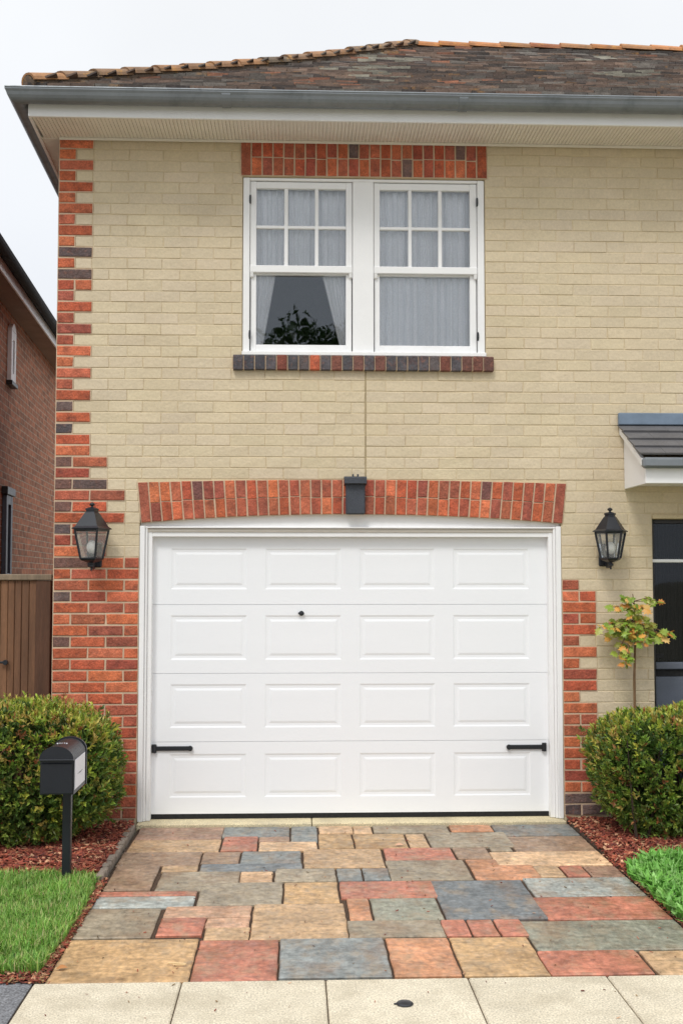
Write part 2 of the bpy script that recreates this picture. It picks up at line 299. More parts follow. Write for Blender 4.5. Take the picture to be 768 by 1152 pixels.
# ------------------------------------------------------------------ flagstone driveway
b = MB(); b.box(-1.10, 1.96, PY, -.07, -.12, -.014); structure(b.build('driveway_bed', M['soil']))
TAN=(184,152,116); BRN=(150,124,102); GRN=(148,136,116); SLB=(124,128,126); RED=(176,112,90); PNK=(188,148,120); PCH=(208,172,134); OCH=(182,148,106); LBL=(160,164,158); SLD=(110,115,117); PUR=(156,124,104); GGR=(138,138,122); ORG=(192,136,100)
SL = [ # x0,x1,y0,y1 in photo pixels at the slab's middle row (far edge y0, near edge y1)
(150,251,929,944,PUR),(251,326,929,941,SLB),(250,290,941,957,RED),(291,326,941,947,PUR),(327,357,929,946.5,SLB),(358,397,928,937,PCH),(397,418,928,937,PCH),
(291,357,947,957,PCH),(140,248,944.5,958.5,TAN),(130,226,958.5,974,BRN),(227,270,958,971,BRN),(271,339,957,970.5,SLB),(225,340,971,979.5,SLD),(341,431,955,976,TAN),
(112,175,974,1001.5,BRN),(182,223,974,980,TAN),(178,269,980,1001,GRN),(270,307,980,992,PCH),(309,378,977,991.5,GRN),(379,407,976.5,990,SLB),(408,438,976.5,990,SLB),
(106,222,1002.5,1007.5,RED),(102,219,1008,1020.5,LBL),(224,318,992.5,1018,GRN),(270,316,992,1000,GRN),(319,381,992,1015.5,OCH),(382,503,990.5,1009.5,RED),
(84,176,1021.5,1054.5,GRN),(185,283,1018.5,1031.5,PNK),(178,230,1032,1052,RED),(231,281,1032,1042.5,PNK),(230,281,1043,1057,TAN),(283,390,1016,1056,TAN),(391,417,1010,1034.5,ORG),(418,495,1010,1034.5,GGR),(391,499,1035,1054,GRN),
(492,602,990,1033.5,SLD),(498,527,1034,1052.5,RED),(528,558,1034,1052.5,RED),(559,590,1034,1052.5,RED),(592,860,1034,1067.5,GGR),
(62,218,1056,1104.5,OCH),(219,313,1057,1103,RED),(314,437,1055,1099.5,SLB),(438,512,1054.5,1098,ORG),(513,606,1053.5,1097,OCH),(610,726,1068,1095.5,RED),(728,900,1068,1095,TAN),
(419,504,927.5,937,GRN),(505,553,926.5,935,ORG),(555,655,926,939.5,SLB),(398,457,938,954,OCH),(358,397,938,954,OCH),(458,480,938,953,TAN),(481,574,936,952.5,GRN),(573,690,940,957,BRN),
(551,575,953,957.3,GRN),(554,690,957.5,973,PCH),(511,550,953,965.5,BRN),(432,510,953.5,967.5,RED),(436,527,967.5,990,GRN),(529,602,966,989,ORG),(603,632,973.5,986,TAN),(633,659,973.5,985.5,RED),(660,720,973.5,985.5,PUR),
(593,780,986.5,1007.5,LBL),(606,780,1008,1033.5,RED)]
b = MB(); ZL, XL, XR = .0, -1.092, 1.955
def inset_poly(P, d):
    cx = sum(p[0] for p in P)/len(P); cy = sum(p[1] for p in P)/len(P)
    return [(x + math.copysign(d, cx-x), y + math.copysign(d, cy-y)) for x, y in P]
for (x0, x1, y0, y1, c) in SL:
    ym = (y0 + y1) / 2
    X0 = gr(x0, ym)[0]; X1 = gr(x1, ym)[0]; Y1 = gr((x0+x1)/2, y0)[1]; Y0 = gr((x0+x1)/2, y1)[1]
    # undo the slight slope of the photo's rows
    tilt = lambda px: 0
    X0 = max(X0, XL); X1 = min(X1, XR); Y0 = max(Y0, PY + .004)
    if y0 < 930: Y1 = -.085
    if x0 <= 150 and x0 < 250 and X0 < -.98 : X0 = XL + rnd(0,.012)
    gp = .0030
    X0 += gp; X1 -= gp; Y0 += .0048; Y1 -= .0048
    k = rnd(.92, 1.06); cc = lin(*c); cc = tuple(v*k for v in cc[:3]) + (rnd(0,1),)
    # outline with worn edges
    pts = []
    nx = max(3, int((X1-X0)/.06)); ny = max(3, int((Y1-Y0)/.06))
    A = [(X0 + (X1-X0)*i/nx, Y0) for i in range(nx)] + [(X1, Y0 + (Y1-Y0)*i/ny) for i in range(ny)] + [(X1 - (X1-X0)*i/nx, Y1) for i in range(nx)] + [(X0, Y1 - (Y1-Y0)*i/ny) for i in range(ny)]
    A = [(x + noise.noise((x*9, y*9, 1))*.004 + rnd(-.0015,.0015), y + noise.noise((x*9, y*9, 5))*.004 + rnd(-.0015,.0015)) for x, y in A]
    I = inset_poly(A, .006); n = len(A); z = rnd(-.002, .002)
    V = [(x, y, -.05) for x, y in A] + [(x, y, z-.005) for x, y in A] + [(x, y, z) for x, y in I]
    fs = [(i, (i+1)%n, n+(i+1)%n, n+i) for i in range(n)] + [(n+i, n+(i+1)%n, 2*n+(i+1)%n, 2*n+i) for i in range(n)] + [tuple(range(2*n, 3*n))]
    b.grid(V, fs, cc)
structure(b.build('driveway', M['flag']))
b = MB(); tx = gr(350, 929)[0]
b.bbox(-1.115, .12, -.075, .12, -.05, .016, .005, lin(214,200,164)); b.bbox(.126, 1.94, -.075, .12, -.05, .016, .005, lin(210,196,160))
structure(b.build('garage_threshold', M['conc']))

# ------------------------------------------------------------------ THE HOUSE
house = empty('house', (0, 0, 0), 'cream painted brick house with red quoins, white garage door and hipped tile roof', 'house')
CH = .081; LB = .253; HB = LB/2; XW = -1.735; ZTOP = 4.985; YM = .012
def cz(n): return 1.863 + (39 - n) * CH          # centre height of course n, counted down from the soffit
GX0, GX1 = -1.122, 1.945
WX0, WX1, WZ0, WZ1 = -.392, 1.400, 3.383, 4.712
DX0 = at(735, 700)[0]; DZ1 = at(740, 583)[1]; DX1 = DX0 + 1.0
XE = 8.85; SK = math.tan(R(2.4)); BACK = 5.3
# wall shell with its openings
xs = [XW, GX0, WX0, WX1, GX1, DX0, DX1, XE]; zs = [-.05, DZ1, 2.30, WZ0, WZ1, ZTOP]
xs.sort(); zs.sort()
b = MB()
for i in range(len(xs)-1):
    for j in range(len(zs)-1):
        cx, cz_ = (xs[i]+xs[i+1])/2, (zs[j]+zs[j+1])/2
        if GX0 < cx < GX1 and cz_ < 2.30: continue
        if WX0 < cx < WX1 and WZ0 < cz_ < WZ1: continue
        if DX0 < cx < DX1 and cz_ < DZ1: continue
        b.box(xs[i], xs[i+1], YM, .25, zs[j], zs[j+1])
b.build('wall', M['cream_mortar'], house)
b = MB()                                          # side and back walls
b.prism([(XW, .012), (XW+.22, .25), (XW+.22-SK*BACK, BACK), (XW-SK*BACK, BACK)], -.05, ZTOP, 'z')
b.box(XW-SK*BACK+.22, XE, BACK-.22, BACK, -.05, ZTOP); b.box(XE-.22, XE, .25, BACK-.22, -.05, ZTOP)
o = b.build('side_wall', M['sbrick'], house); o['label'] = 'unpainted red brick side wall'
b = MB(); b.box(XW+.22, XE-.23, .26, BACK-.25, 2.5, 2.62); b.box(-1.4, XE-.23, 3.2, 3.25, 2.62, ZTOP-.05); b.box(XW+.22, XE-.23, .26, BACK-.25, ZTOP-.04, ZTOP-.01)
b.box(2.3, 2.35, .26, 3.2, 2.62, ZTOP-.05); b.box(XW+.22, XE-.23, 1.6, 1.65, -.03, 2.5)
b.build('inner_wall', M['room'], house)

REDS = [(186,94,62),(178,88,60),(194,104,68),(166,84,64),(184,100,74),(200,112,76),(158,86,68),(174,96,70)]
DARK = [(112,88,84),(122,82,74),(104,86,86),(118,80,72)]
def redcol(p=.09):
    c = random.choice(DARK) if random.random() < p else random.choice(REDS)
    k = rnd(.82, 1.1); c = lin(*c); return (c[0]*k, c[1]*k*rnd(.92,1.08), c[2]*k, rnd(0,1))
def darkcol(): c = lin(*random.choice([(98,84,84),(88,80,82),(104,86,82),(112,82,74)])); k = rnd(.8,1.15); return tuple(v*k for v in c[:3]) + (rnd(0,1),)
# red corner: rows as lists of widths in half bricks; negative = dark brick
QL = {1:[2],2:[1],3:[2],4:[1],5:[2],6:[1],7:[2],8:[1],9:[2],10:[1],11:[-2],12:[1],13:[-2],14:[1,1],15:[1],16:[2],17:[1],18:[2],19:[1],20:[2],21:[1],22:[2],23:[1],24:[2],25:[-1],26:[2],27:[-1],28:[2],29:[2],
      30:[-1,2],31:[2],32:[-1,-2],33:[2,2],34:[-1,2],35:[2,2],36:[-1,2],37:[1,2],38:[2,1]}
for n in range(39, 62): QL[n] = [1,2,2] if n % 2 == 0 else [2,2,1]
for n in (39,42,46): QL[n] = [-QL[n][0]] + QL[n][1:]
QR = {41:[1],42:[1,1],43:[2],44:[1,1],45:[2],46:[1],47:[2],48:[1],49:[2],50:[2],51:[1],52:[2],53:[1,1],54:[2],55:[1,1],56:[2],57:[1,1],58:[2],59:[1,1],60:[-2,-1],61:[-1,-2]}
rb = MB(); mb = MB(); rbR = MB(); mbR = MB(); pb = MB()
J = .0125
def red_row(x, n, row, xmax=9e9, neg=.02, rb=rb, mb=mb):
    z0 = cz(n) - CH/2; z1 = z0 + CH
    for wdt in row:
        x1 = min(x + abs(wdt)*HB, xmax)
        if x1 - x < .03: break
        c = darkcol() if wdt < 0 else redcol(neg)
        rb.brick([(x+J/2, z0+J/2), (x1-J/2, z0+J/2), (x1-J/2, z1-J/2), (x+J/2, z1-J/2)], 0.0 + rnd(-.002,.002), .06, .0045, c, .0022, .0015)
        mb.box(x, x1, .006, .0115, z0, z1)
        x = x1
    return x
ARCH_L = lambda z: -1.142 + (2.445 - z) * .10      # slanting ends of the garage arch
ARCH_R = lambda z: 1.988 - (2.445 - z) * .10
CRACK = at(411, 480)[0]
def cream_row(xa, xb, z0, z1, org):
    if xb - xa < .02: return
    k = math.floor((xa - org) / LB); x = org + k*LB; cuts = []
    while x < xb:
        if x > xa + .04 and x < xb - .04: cuts.append(x + rnd(-.008,.008))
        x += LB
    e = [xa] + cuts + [xb]
    for i in range(len(e)-1):
        k = rnd(.955, 1.03); c = (CREAM[0]*k, CREAM[1]*k*rnd(.995,1.005), CREAM[2]*k*rnd(.97,1.03), 1)
        pb.brick([(e[i]+.0016, z0+.0022), (e[i+1]-.0016, z0+.0022), (e[i+1]-.0016, z1-.0022), (e[i]+.0016, z1-.0022)], .0082 + rnd(-.0012,.0012), .05, .0036, c, .0016, .0016)
def bond(n): return XW + (0 if n % 2 == 0 else HB)
n = 1
while True:
    z0 = cz(n) - CH/2; z1 = z0 + CH
    if n > 61: break
    if n == 1: z1 = ZTOP
    xr = red_row(XW, n, QL.get(n, []), GX0 if z0 < 2.14 else 9e9)
    zc = (z0+z1)/2; blocks = []
    if zc < 2.14: blocks.append((GX0, GX1))
    if 2.14 <= zc < 2.45: blocks.append((ARCH_L(zc), ARCH_R(zc)))
    if zc > WZ1: blocks.append((-.405, 1.415))
    elif zc > WZ0: blocks.append((WX0, WX1))
    elif zc > 3.262: blocks.append((-.455, 1.452))
    if zc < DZ1: blocks.append((DX0, DX1))
    org = bond(n); x = xr
    xq = None
    if n in QR: xq = red_row(GX1, n, QR[n], 9e9, .03, rbR, mbR)
    for (a, c_) in blocks + [(XE, XE)]:
        if a > x:
            segs = [(x, a)]
            if 2.47 < zc < 3.262 and x < CRACK < a: segs = [(x, CRACK-.003), (CRACK+.003, a)]
            for s0, s1 in segs: cream_row(s0, s1, z0, z1, org)
        x = c_
        if c_ == GX1:
            org = GX1 + (0 if n % 2 == 0 else HB)
            if xq: x = xq
    n += 1
o = pb.build('painted_brickwork', M['cream'], house)
for q_, m_ in ((rb, mb), (rbR, mbR)): qo = q_.build('brick_quoin', M['brick'], house); m_.build('mortar', M['mortar'], qo)
b = MB(); b.box(CRACK-.003, CRACK+.003, .006, .03, 2.475, 3.262); b.build('movement_joint', M['sealant'], house)

# lintel of standing bricks over the window
b = MB(); m2 = MB(); x0, x1, z0, z1 = -.408, 1.418, 4.716, ZTOP-.002; NB = 23; wv = (x1-x0)/NB
for i in range(NB):
    xa, xb = x0+i*wv, x0+(i+1)*wv
    zz = [z0, z1] if i in (0, NB-1) else [z0, z0 + (z1-z0)*.5 + rnd(-.008,.008), z1]
    for q in range(len(zz)-1):
        b.brick([(xa+.0055, zz[q]+.005), (xb-.0055, zz[q]+.005), (xb-.0055, zz[q+1]-.004), (xa+.0055, zz[q+1]-.004)], -.006+rnd(-.001,.001), .08, .0035, redcol(.05), .0015)
m2.box(x0, x1, .0, .0115, z0, z1)
wl = b.build('window_lintel', M['brick'], house); m2.build('mortar', M['mortar'], wl)
# dark brick sill
b = MB(); m2 = MB(); x0, x1, z0, z1 = -.458, 1.455, 3.268, 3.376; NB = 24; wv = (x1-x0)/NB
tint = {4:(120,66,54),7:(180,92,64),9:(122,76,64),11:(112,76,68),13:(118,78,68),19:(118,70,58),21:(104,70,62),22:(112,72,62),23:(98,68,62)}
for i in range(NB):
    xa, xb = x0+i*wv, x0+(i+1)*wv; c = lin(*tint.get(i, random.choice([(78,76,80),(84,80,84),(72,71,77),(92,84,84)])))
    y = -.034 + rnd(-.002,.002)
    b.bbox(xa+.004, xb-.004, y, .10, z0+rnd(-.001,.001), z1+rnd(-.001,.001), .005, c)
m2.box(x0+.002, x1-.002, -.022, .10, z0+.004, z1-.006)
ws = b.build('window_sill', M['brick'], house); m2.build('mortar', M['mortar'], ws)
# garage arch of two rings of fanned bricks
def arc_top(u): return 2.445 + .024*(1-(2*u-1)**2)
def arc_bot(u): return 2.150 + .066*(1-(2*u-1)**2)
b = MB(); m2 = MB(); NB = 40; TL, TR, BL, BR = -1.142, 1.988, -1.112, 1.955
for i in range(NB):
    u0, u1 = i/NB, (i+1)/NB
    if u1 > .500 and u0 < .545 and False: continue
    def pt(u, v): return (BL+(BR-BL)*u)*(1-v) + (TL+(TR-TL)*u)*v, arc_bot(u)*(1-v) + arc_top(u)*v
    g0, g1 = u0 + .0055/3.1, u1 - .0055/3.1; vm_ = .5 + rnd(-.03,.03)
    for va, vb in ((.012, vm_-.012), (vm_+.012, .99)) if 0 < i < NB-1 else ((.012, .99),):
        b.brick([pt(g0,va), pt(g1,va), pt(g1,vb), pt(g0,vb)], -.003+rnd(-.0015,.0015), .10, .0035, redcol(.07), .0018)
    P = [pt(u0,0), pt(u1,0), pt(u1,1), pt(u0,1)]
    m2.prism([(x, z) for x, z in P], .004, .095, 'y')
ga = b.build('garage_arch', M['brick'], house); m2.build('mortar', M['mortar'], ga)
# keystone
kx0, kz0 = at(388, 578); kx1, kz1 = at(411, 537)
b = MB()
b.bbox(kx0+.004, kx1-.006, -.05, .0, kz0-.006, kz1-.05, .008); b.prism([(-.085, kz1-.05), (0, kz1-.062), (0, kz1), (-.07, kz1), (-.085, kz1-.012)], kx0-.008, kx1+.004, 'x')
for dx in (.05, .085): b.bbox(kx0+dx, kx0+dx+.012, -.05, -.03, kz1-.002, kz1+.02, .003)
b.build('keystone', M['keystone'], house)

# garage frame
b = MB(); fz = 2.150
segs = 24; lo = 2.055
pl = [(GX0+.004, lo), (GX1-.004, lo)] + [(GX1-.004-(GX1-GX0-.008)*i/segs, arc_bot(1-i/segs)+.012) for i in range(segs+1)]
b.prism(pl, .045, .11, 'y')                                  # head board under the arch
DY = .105; dx0, dz1 = at(172.5, 603, DY-.02); dx1 = at(614.5, 603, DY-.02)[0]
for s, xo, xi in ((1, GX0+.003, dx0), (-1, GX1-.003, dx1)):
    wj = abs(xi-xo)
    def bx(a, c_, y0, y1): 
        p, q = xo + s*wj*a, xo + s*wj*c_; b.bbox(min(p,q), max(p,q), y0, y1, .018, fz-.02, .003)
    bx(0, .42, .004, .12); bx(.43, .62, .022, .12); bx(.63, 1.0, .042, .14)
b.bbox(GX0+.006, GX1-.006, .018, .12, dz1+.055, fz-.024, .003)
gf = b.build('garage_frame', M['white'], house)
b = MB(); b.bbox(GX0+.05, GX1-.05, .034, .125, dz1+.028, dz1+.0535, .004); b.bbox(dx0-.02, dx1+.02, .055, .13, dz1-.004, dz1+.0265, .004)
b.build('head_moulding', M['shaded_white'], gf)

# garage door: four sections of four pressed panels
b = MB()
dzb = .052; rowsz = [at(400, y, DY)[1] for y in (603, 680, 757, 833.5)] + [dzb]
cols = [(192,278),(298,384),(404,489),(509,595)]; rows = [(617,663),(692,742),(769,818),(847,896)]
def door_panel(x0, x1, z0, z1, px):
    # section sheet with panel rectangles pressed in; px list of (a,b,c,d)
    xs = sorted({x0, x1} | {v for p in px for v in p[:2]}); zz = sorted({z0, z1} | {v for p in px for v in p[2:]})
    for i in range(len(xs)-1):
        for j in range(len(zz)-1):
            cx, c2 = (xs[i]+xs[i+1])/2, (zz[j]+zz[j+1])/2
            if any(p[0] < cx < p[1] and p[2] < c2 < p[3] for p in px): continue
            b.face([(xs[i],DY,zz[j]),(xs[i+1],DY,zz[j]),(xs[i+1],DY,zz[j+1]),(xs[i],DY,zz[j+1])])
    for p in px:
        prof = [(0, 0), (.003, .0006), (.012, .0040), (.030, .0046), (.042, .0018), (.048, .0008)]
        rings = [[(p[0]+d, DY+h, p[2]+d), (p[1]-d, DY+h, p[2]+d), (p[1]-d, DY+h, p[3]-d), (p[0]+d, DY+h, p[3]-d)] for d, h in prof]
        for r0, r1 in zip(rings, rings[1:]):
            for k in range(4): b.face([r0[k], r0[(k+1)%4], r1[(k+1)%4], r1[k]])
        b.face(rings[-1])
for r in range(4):
    z1, z0 = rowsz[r], rowsz[r+1]
    px = []
    for (a, c_) in cols:
        xa, xb = at(a, 700, DY)[0], at(c_, 700, DY)[0]; za, zb = at(400, rows[r][1], DY)[1], at(400, rows[r][0], DY)[1]
        px.append((xa, xb, za, zb))
    s_ = .0013
    door_panel(dx0-.012, dx1+.012, z0+s_, z1-s_, px)
    # the rolled edges between sections
    b.box(dx0-.012, dx1+.012, DY+.0005, DY+.04, z0+s_-.0001, z0+s_+.004) ; b.box(dx0-.012, dx1+.012, DY+.0005, DY+.04, z1-s_-.004, z1-s_+.0001)
b.box(dx0-.01, dx1+.01, DY+.010, DY+.04, dzb, rowsz[0])
gd = b.build('garage_door', M['door'], house, fix=False)
# normals outwards (towards -Y) are what bump needs; sheets are single sided faces
b = MB(); b.box(dx0-.008, dx1+.008, DY+.002, DY+.03, .018, dzb-.002); b.build('door_seal', M['blackmatt'], gd)
for s, xa, xb, py in ((1, 171, 216, 842), (-1, 614, 570, 840)):
    x_a, z_ = at(xa, py, DY); x_b = at(xb, py, DY)[0]; b = MB()
    b.bbox(min(x_a,x_b)+.01, max(x_a,x_b)-.004, DY-.016, DY-.0005, z_-.016, z_+.016, .004)
    b.tube([(x_a+s*.018, DY-.012, z_-.030), (x_a+s*.018, DY-.012, z_+.030)], .017, 12)
    b.tube([(x_b-s*.012, DY-.02, z_), (x_b-s*.012, DY-.002, z_)], .019, 10)
    for t in (.45, .8): xx = x_a+(x_b-x_a)*t; b.tube([(xx, DY-.020, z_), (xx, DY-.012, z_)], .006, 8)
    b.build('strap_hinge', M['black'], gd)
lx, lz = at(339, 690, DY); b = MB()
b.tube([(lx, DY-.012, lz), (lx, DY-.0005, lz)], [.016, .019], 12); b.bbox(lx-.024, lx+.020, DY-.022, DY-.012, lz-.007, lz+.008, .003)
b.build('lock', M['black'], gd)

# upstairs window
win = MB(); FY = .035
fx0, fx1, fz0, fz1 = WX0+.004, WX1-.004, WZ0-.004, WZ1-.004
S_ = [dict(o=(281,396.5), g=(288.3,389), u=[(288.3,319.5),(324,354),(358.2,389)]), dict(o=(420,536.5), g=(427,528.3), u=[(427,459),(463,492.7),(497,528.3)])]
X = lambda px: at(px, 300, FY)[0]
Z = lambda py: at(400, py, FY)[1]
zo0, zo1 = Z(398), Z(205.5)
win.bbox(fx0, X(281), FY-.02, .14, fz0+.03, fz1, .004); win.bbox(X(536.5), fx1, FY-.02, .14, fz0+.03, fz1, .004)
win.bbox(X(396.5), X(420), FY-.02, .14, zo0, zo1, .004)
win.bbox(X(281)+.0005, X(536.5)-.0005, FY-.018, .14, zo1+.0005, fz1, .004)
win.bbox(X(281)+.0005, X(536.5)-.0005, FY-.019, .14, fz0+.03, zo0-.0005, .004)
win.bbox(fx0-.004, fx1+.004, -.024, .12, fz0-.004, fz0+.029, .006)      # timber cill
window = win.build('window', M['white'], house)
for si, s in enumerate(S_):
    ox0, ox1 = X(s['o'][0])+.003, X(s['o'][1])-.003; gx0, gx1 = X(s['g'][0]), X(s['g'][1])
    zt, zm1, zm2, zb = zo1-.003, Z(300), Z(309), zo0+.004
    gt, gb = Z(213.5), Z(388)
    b = MB(); y0 = FY-.006
    b.bbox(ox0, gx0, y0, .085, zm1-.02, zt, .003); b.bbox(gx1, ox1, y0, .085, zm1-.02, zt, .003); b.bbox(gx0-.0005, gx1+.0005, y0+.0008, .084, gt, zt-.001, .003)
    b.bbox(ox0-.001, ox1+.001, y0-.010, .086, Z(308), zm1, .004)      # meeting rail
    for sx_ in (ox0+.012, ox1-.012): b.prism([(y0-.008, Z(308)+.001), (y0+.02, Z(308)+.001), (y0+.02, Z(308)-.035), (y0, Z(308)-.03)], sx_-.012, sx_+.012, 'x')
    zr = Z(256.5); zh = .013
    b.bbox(gx0-.0005, gx1+.0005, y0+.006, .07, zr-zh*.9, zr+zh*.9, .004)
    for k in (0, 1):
        xa, xb = X(s['u'][k][1]), X(s['u'][k+1][0]); b.bbox(xa, xb, y0+.004, .072, zm1-.001, gt+.001, .004)
    sa = b.build('sash', M['white'], window)
    b = MB(); b.face([(gx0-.003,.058,zm1-.01),(gx1+.003,.058,zm1-.01),(gx1+.003,.058,gt+.01),(gx0-.003,.058,gt+.01)]); b.build('pane', M['glass'], window, fix=False)
    b = MB(); y1 = FY+.012
    b.bbox(ox0+.004, gx0, y1, .11, zb, Z(308), .003); b.bbox(gx1, ox1-.004, y1, .11, zb, Z(308), .003); b.bbox(gx0-.0005, gx1+.0005, y1+.0008, .109, zb+.001, gb, .003)
    b.bbox(gx0-.0005, gx1+.0005, y1+.001, .108, Z(309.2), Z(308)-.0005, .002)
    b.build('sash', M['white'], window)
    b = MB(); b.face([(gx0-.003,.082,gb-.01),(gx1+.003,.082,gb-.01),(gx1+.003,.082,Z(308)),(gx0-.003,.082,Z(308))]); b.build('pane', M['glass'], window, fix=False)
    hx = (X(281.3) if si == 0 else X(536.3))
    for py in (226.5, 378): 
        b = MB(); b.bbox(hx-.006, hx+.006, y0-.018, y0+.002, Z(py)-.032, Z(py)+.032, .003); b.tube([(hx,y0-.02,Z(py)-.02),(hx,y0-.02,Z(py)+.02)], .007, 8); b.build('hinge', M['black'], window)

# roof
EY, EX, EZ = -.42, -1.865, 5.095; RUN = 3.03; XR2 = 9.1; TP = .555
def rz(r): return EZ + .072 + .582*r - .045*math.sin(math.pi*min(max(r/RUN,0),1))
BY = EY + 2*RUN
b = MB(); K = 10
def rowpt(r): return [(EX+r, EY+r, rz(r)), (XR2-r, EY+r, rz(r)), (XR2-r, BY-r, rz(r)), (EX - SK*2*RUN*(1-r/RUN) + r, BY-r, rz(r))]
rr = [rowpt(RUN*i/K) for i in range(K+1)]
for r0, r1 in zip(rr, rr[1:]):
    for k in range(4): b.face([r0[k], r0[(k+1)%4], r1[(k+1)%4], r1[k]])
b.face([(p[0], p[1], EZ-.012) for p in rr[0]])
for k in range(4): b.face([rr[0][k], rr[0][(k+1)%4], (rr[0][(k+1)%4][0], rr[0][(k+1)%4][1], EZ-.012), (rr[0][k][0], rr[0][k][1], EZ-.012)])
roof = b.build('roof', M['deck'], house)
b = MB(); GAU = .140; TH = .028
RC = [(88,74,66),(96,80,70),(78,69,64),(102,84,73),(110,92,80),(88,81,75),(100,94,88),(70,62,58)]
def tiles(b, side):
    nrow = int(RUN/GAU*1.12); 
    for k in range(nrow+1):
        r = k*GAU/1.14; 
        if r > RUN-.02: break
        r2 = min(r+.19, RUN); sag = noise.noise((k*.3,0,side*9))*.004
        if side == 0: a0, a1 = EX + r, XR2 - r
        else: a0, a1 = EY + r, BY - r
        x = a0 - rnd(0,.1)
        while x < a1:
            wt = .165; xa, xb = max(x+.0015, a0), min(x+wt-.0015, a1); 
            if xb - xa > .03:
                c = lin(*random.choice(RC)); kk = rnd(.72,1.3)*(1+.5*noise.noise((k*3.7+side, x*.18, 1)))
                if random.random() < .012 or (noise.noise((x*1.1,k*.12,3)) > .38 and random.random() < .2): c = lin(132,90,70)
                if noise.noise((x*.9+5,k*.15,7)) > .35 and random.random()<.4: c = lin(128,124,112)
                c = tuple(v*kk for v in c[:3])+(1,)
                j0, j1 = rnd(-.006,.010), rnd(-.006,.010); dr = rnd(-.01,.01); wob = noise.noise((x*.8, k*.2, 2))*.010
                def P(u, r_, up):
                    z = rz(r_) + up + wob + sag
                    if side == 0: return (u, EY + r_, z)
                    return (EX + r_ - SK*(u-EY)*(1-r_/RUN), u, z)
                lo_, hi = TH+.014, .006
                V = [P(xa, r-.03+dr, lo_-TH+j0), P(xb, r-.03+dr, lo_-TH+j1), P(xb, r2, hi-.004), P(xa, r2, hi-.004), P(xa, r-.03+dr, lo_+j0), P(xb, r-.03+dr, lo_+j1), P(xb, r2, hi+.006), P(xa, r2, hi+.006)]
                b.grid(V, [(0,3,2,1),(4,5,6,7),(0,1,5,4),(1,2,6,5),(3,0,4,7)], c)
            x += wt
tiles(b, 0); tiles(b, 1)
b.build('roof_tiles', M['roof'], roof, fix=False)
# hip and ridge tiles: overlapping half rounds
def halfround(b, p0, p1, r, c, side=Vector((0,0,1))):
    p0, p1 = Vector(p0), Vector(p1); d = (p1-p0).normalized(); p1 = p1 - Vector((0,0,.006)); s_ = d.cross(Vector((0,0,1))).normalized(); u = s_.cross(d)
    V = []; n = 9
    for p, q in ((p0, r*1.05), (p1, r)):
        for rad in (q, q-.016):
            for k in range(n):
                t = math.pi*k/(n-1); V.append(p + s_*math.cos(t)*rad*1.15 + u*(math.sin(t)*rad*.9 - .005))
    fs = []
    for k in range(n-1): fs += [(k, k+1, 2*n+k+1, 2*n+k), (n+k, 3*n+k, 3*n+k+1, n+k+1), (k, n+k, n+k+1, k+1), (2*n+k, 2*n+k+1, 3*n+k+1, 3*n+k)]
    b.grid(V, fs, c)
RG = [(176,118,72),(186,128,84),(158,108,74),(170,124,86),(150,96,66)]
HG = [(138,108,82),(126,104,82),(150,112,80),(120,100,82),(158,116,80),(114,98,80)]
def line_tiles(P, cols, r, seg=.30):
    tot = [0]; 
    for a, c_ in zip(P, P[1:]): tot.append(tot[-1] + (Vector(c_)-Vector(a)).length)
    def pos(t):
        for i in range(len(P)-1):
            if t <= tot[i+1] or i == len(P)-2:
                return Vector(P[i]).lerp(Vector(P[i+1]), (t-tot[i])/(tot[i+1]-tot[i]))
    t = 0; b = MB()
    while t < tot[-1]:
        c = lin(*random.choice(cols)); kk = rnd(.8,1.15); c = tuple(v*kk for v in c[:3])+(1,)
        j = Vector((rnd(-.004,.004), rnd(-.004,.004), rnd(-.003,.003)))
        halfround(b, pos(max(t-.03,0))+j+Vector((0,0,.008)), pos(min(t+seg, tot[-1]))+j, r, c); t += seg
    return b
hp = [(EX+RUN*i/12, EY+RUN*i/12, rz(RUN*i/12)+.036) for i in range(13)]
b = MB(); b.tube([(p[0], p[1], p[2]-.012) for p in hp], .062, 10, lin(112,96,82)); b.tube([(EX+RUN-.05, EY+RUN, rz(RUN)-.012), (XR2-RUN, EY+RUN, rz(RUN)-.012)], .062, 10, lin(120,100,84)); b.build('hip_mortar', M['ridge'], roof)
line_tiles(hp, HG, .070).build('hip_tiles', M['ridge'], roof, fix=False)
line_tiles([(EX+RUN-.05, EY+RUN, rz(RUN)+.0), (XR2-RUN, EY+RUN, rz(RUN)+.0)], RG, .080).build('ridge_tiles', M['ridge'], roof, fix=False)
line_tiles([(XR2-RUN*i/6, EY+RUN*i/6, rz(RUN*i/6)+.012) for i in range(7)], HG, .085).build('hip_tiles', M['ridge'], roof, fix=False)
# soffit, fascia, gutter
LX = lambda y, off=0: EX + off - SK*(y-EY)
SZ = 4.985
b = MB(); x = EX+.02
while x < 9.0:
    b.box(x, min(x+.0215,9.0), EY+.022, .011, SZ-.006, SZ+.01); x += .0265
b.box(EX+.02, 9.0, EY+.022, .011, SZ+.0, SZ+.012)
y = .03
while y < BACK: b.prism([(LX(y,.02),y),(XW-.002-SK*y,y),(XW-.002-SK*y,y+.0215),(LX(y,.02),y+.0215)], SZ-.006, SZ+.01, 'z'); y += .0265
b.prism([(LX(.013,.02),.013),(XW-.002,.013),(XW-.002-SK*BACK,BACK),(LX(BACK,.02),BACK)], SZ, SZ+.012, 'z')
b.bbox(XW+.004, 8.85, -.016, -.0095, SZ-.026, SZ-.0065, .002)
b.build('soffit', M['soffit'], house)
b = MB(); b.bbox(EX+.0, 9.05, EY+.0, EY+.021, SZ-.018, EZ-.002, .003)
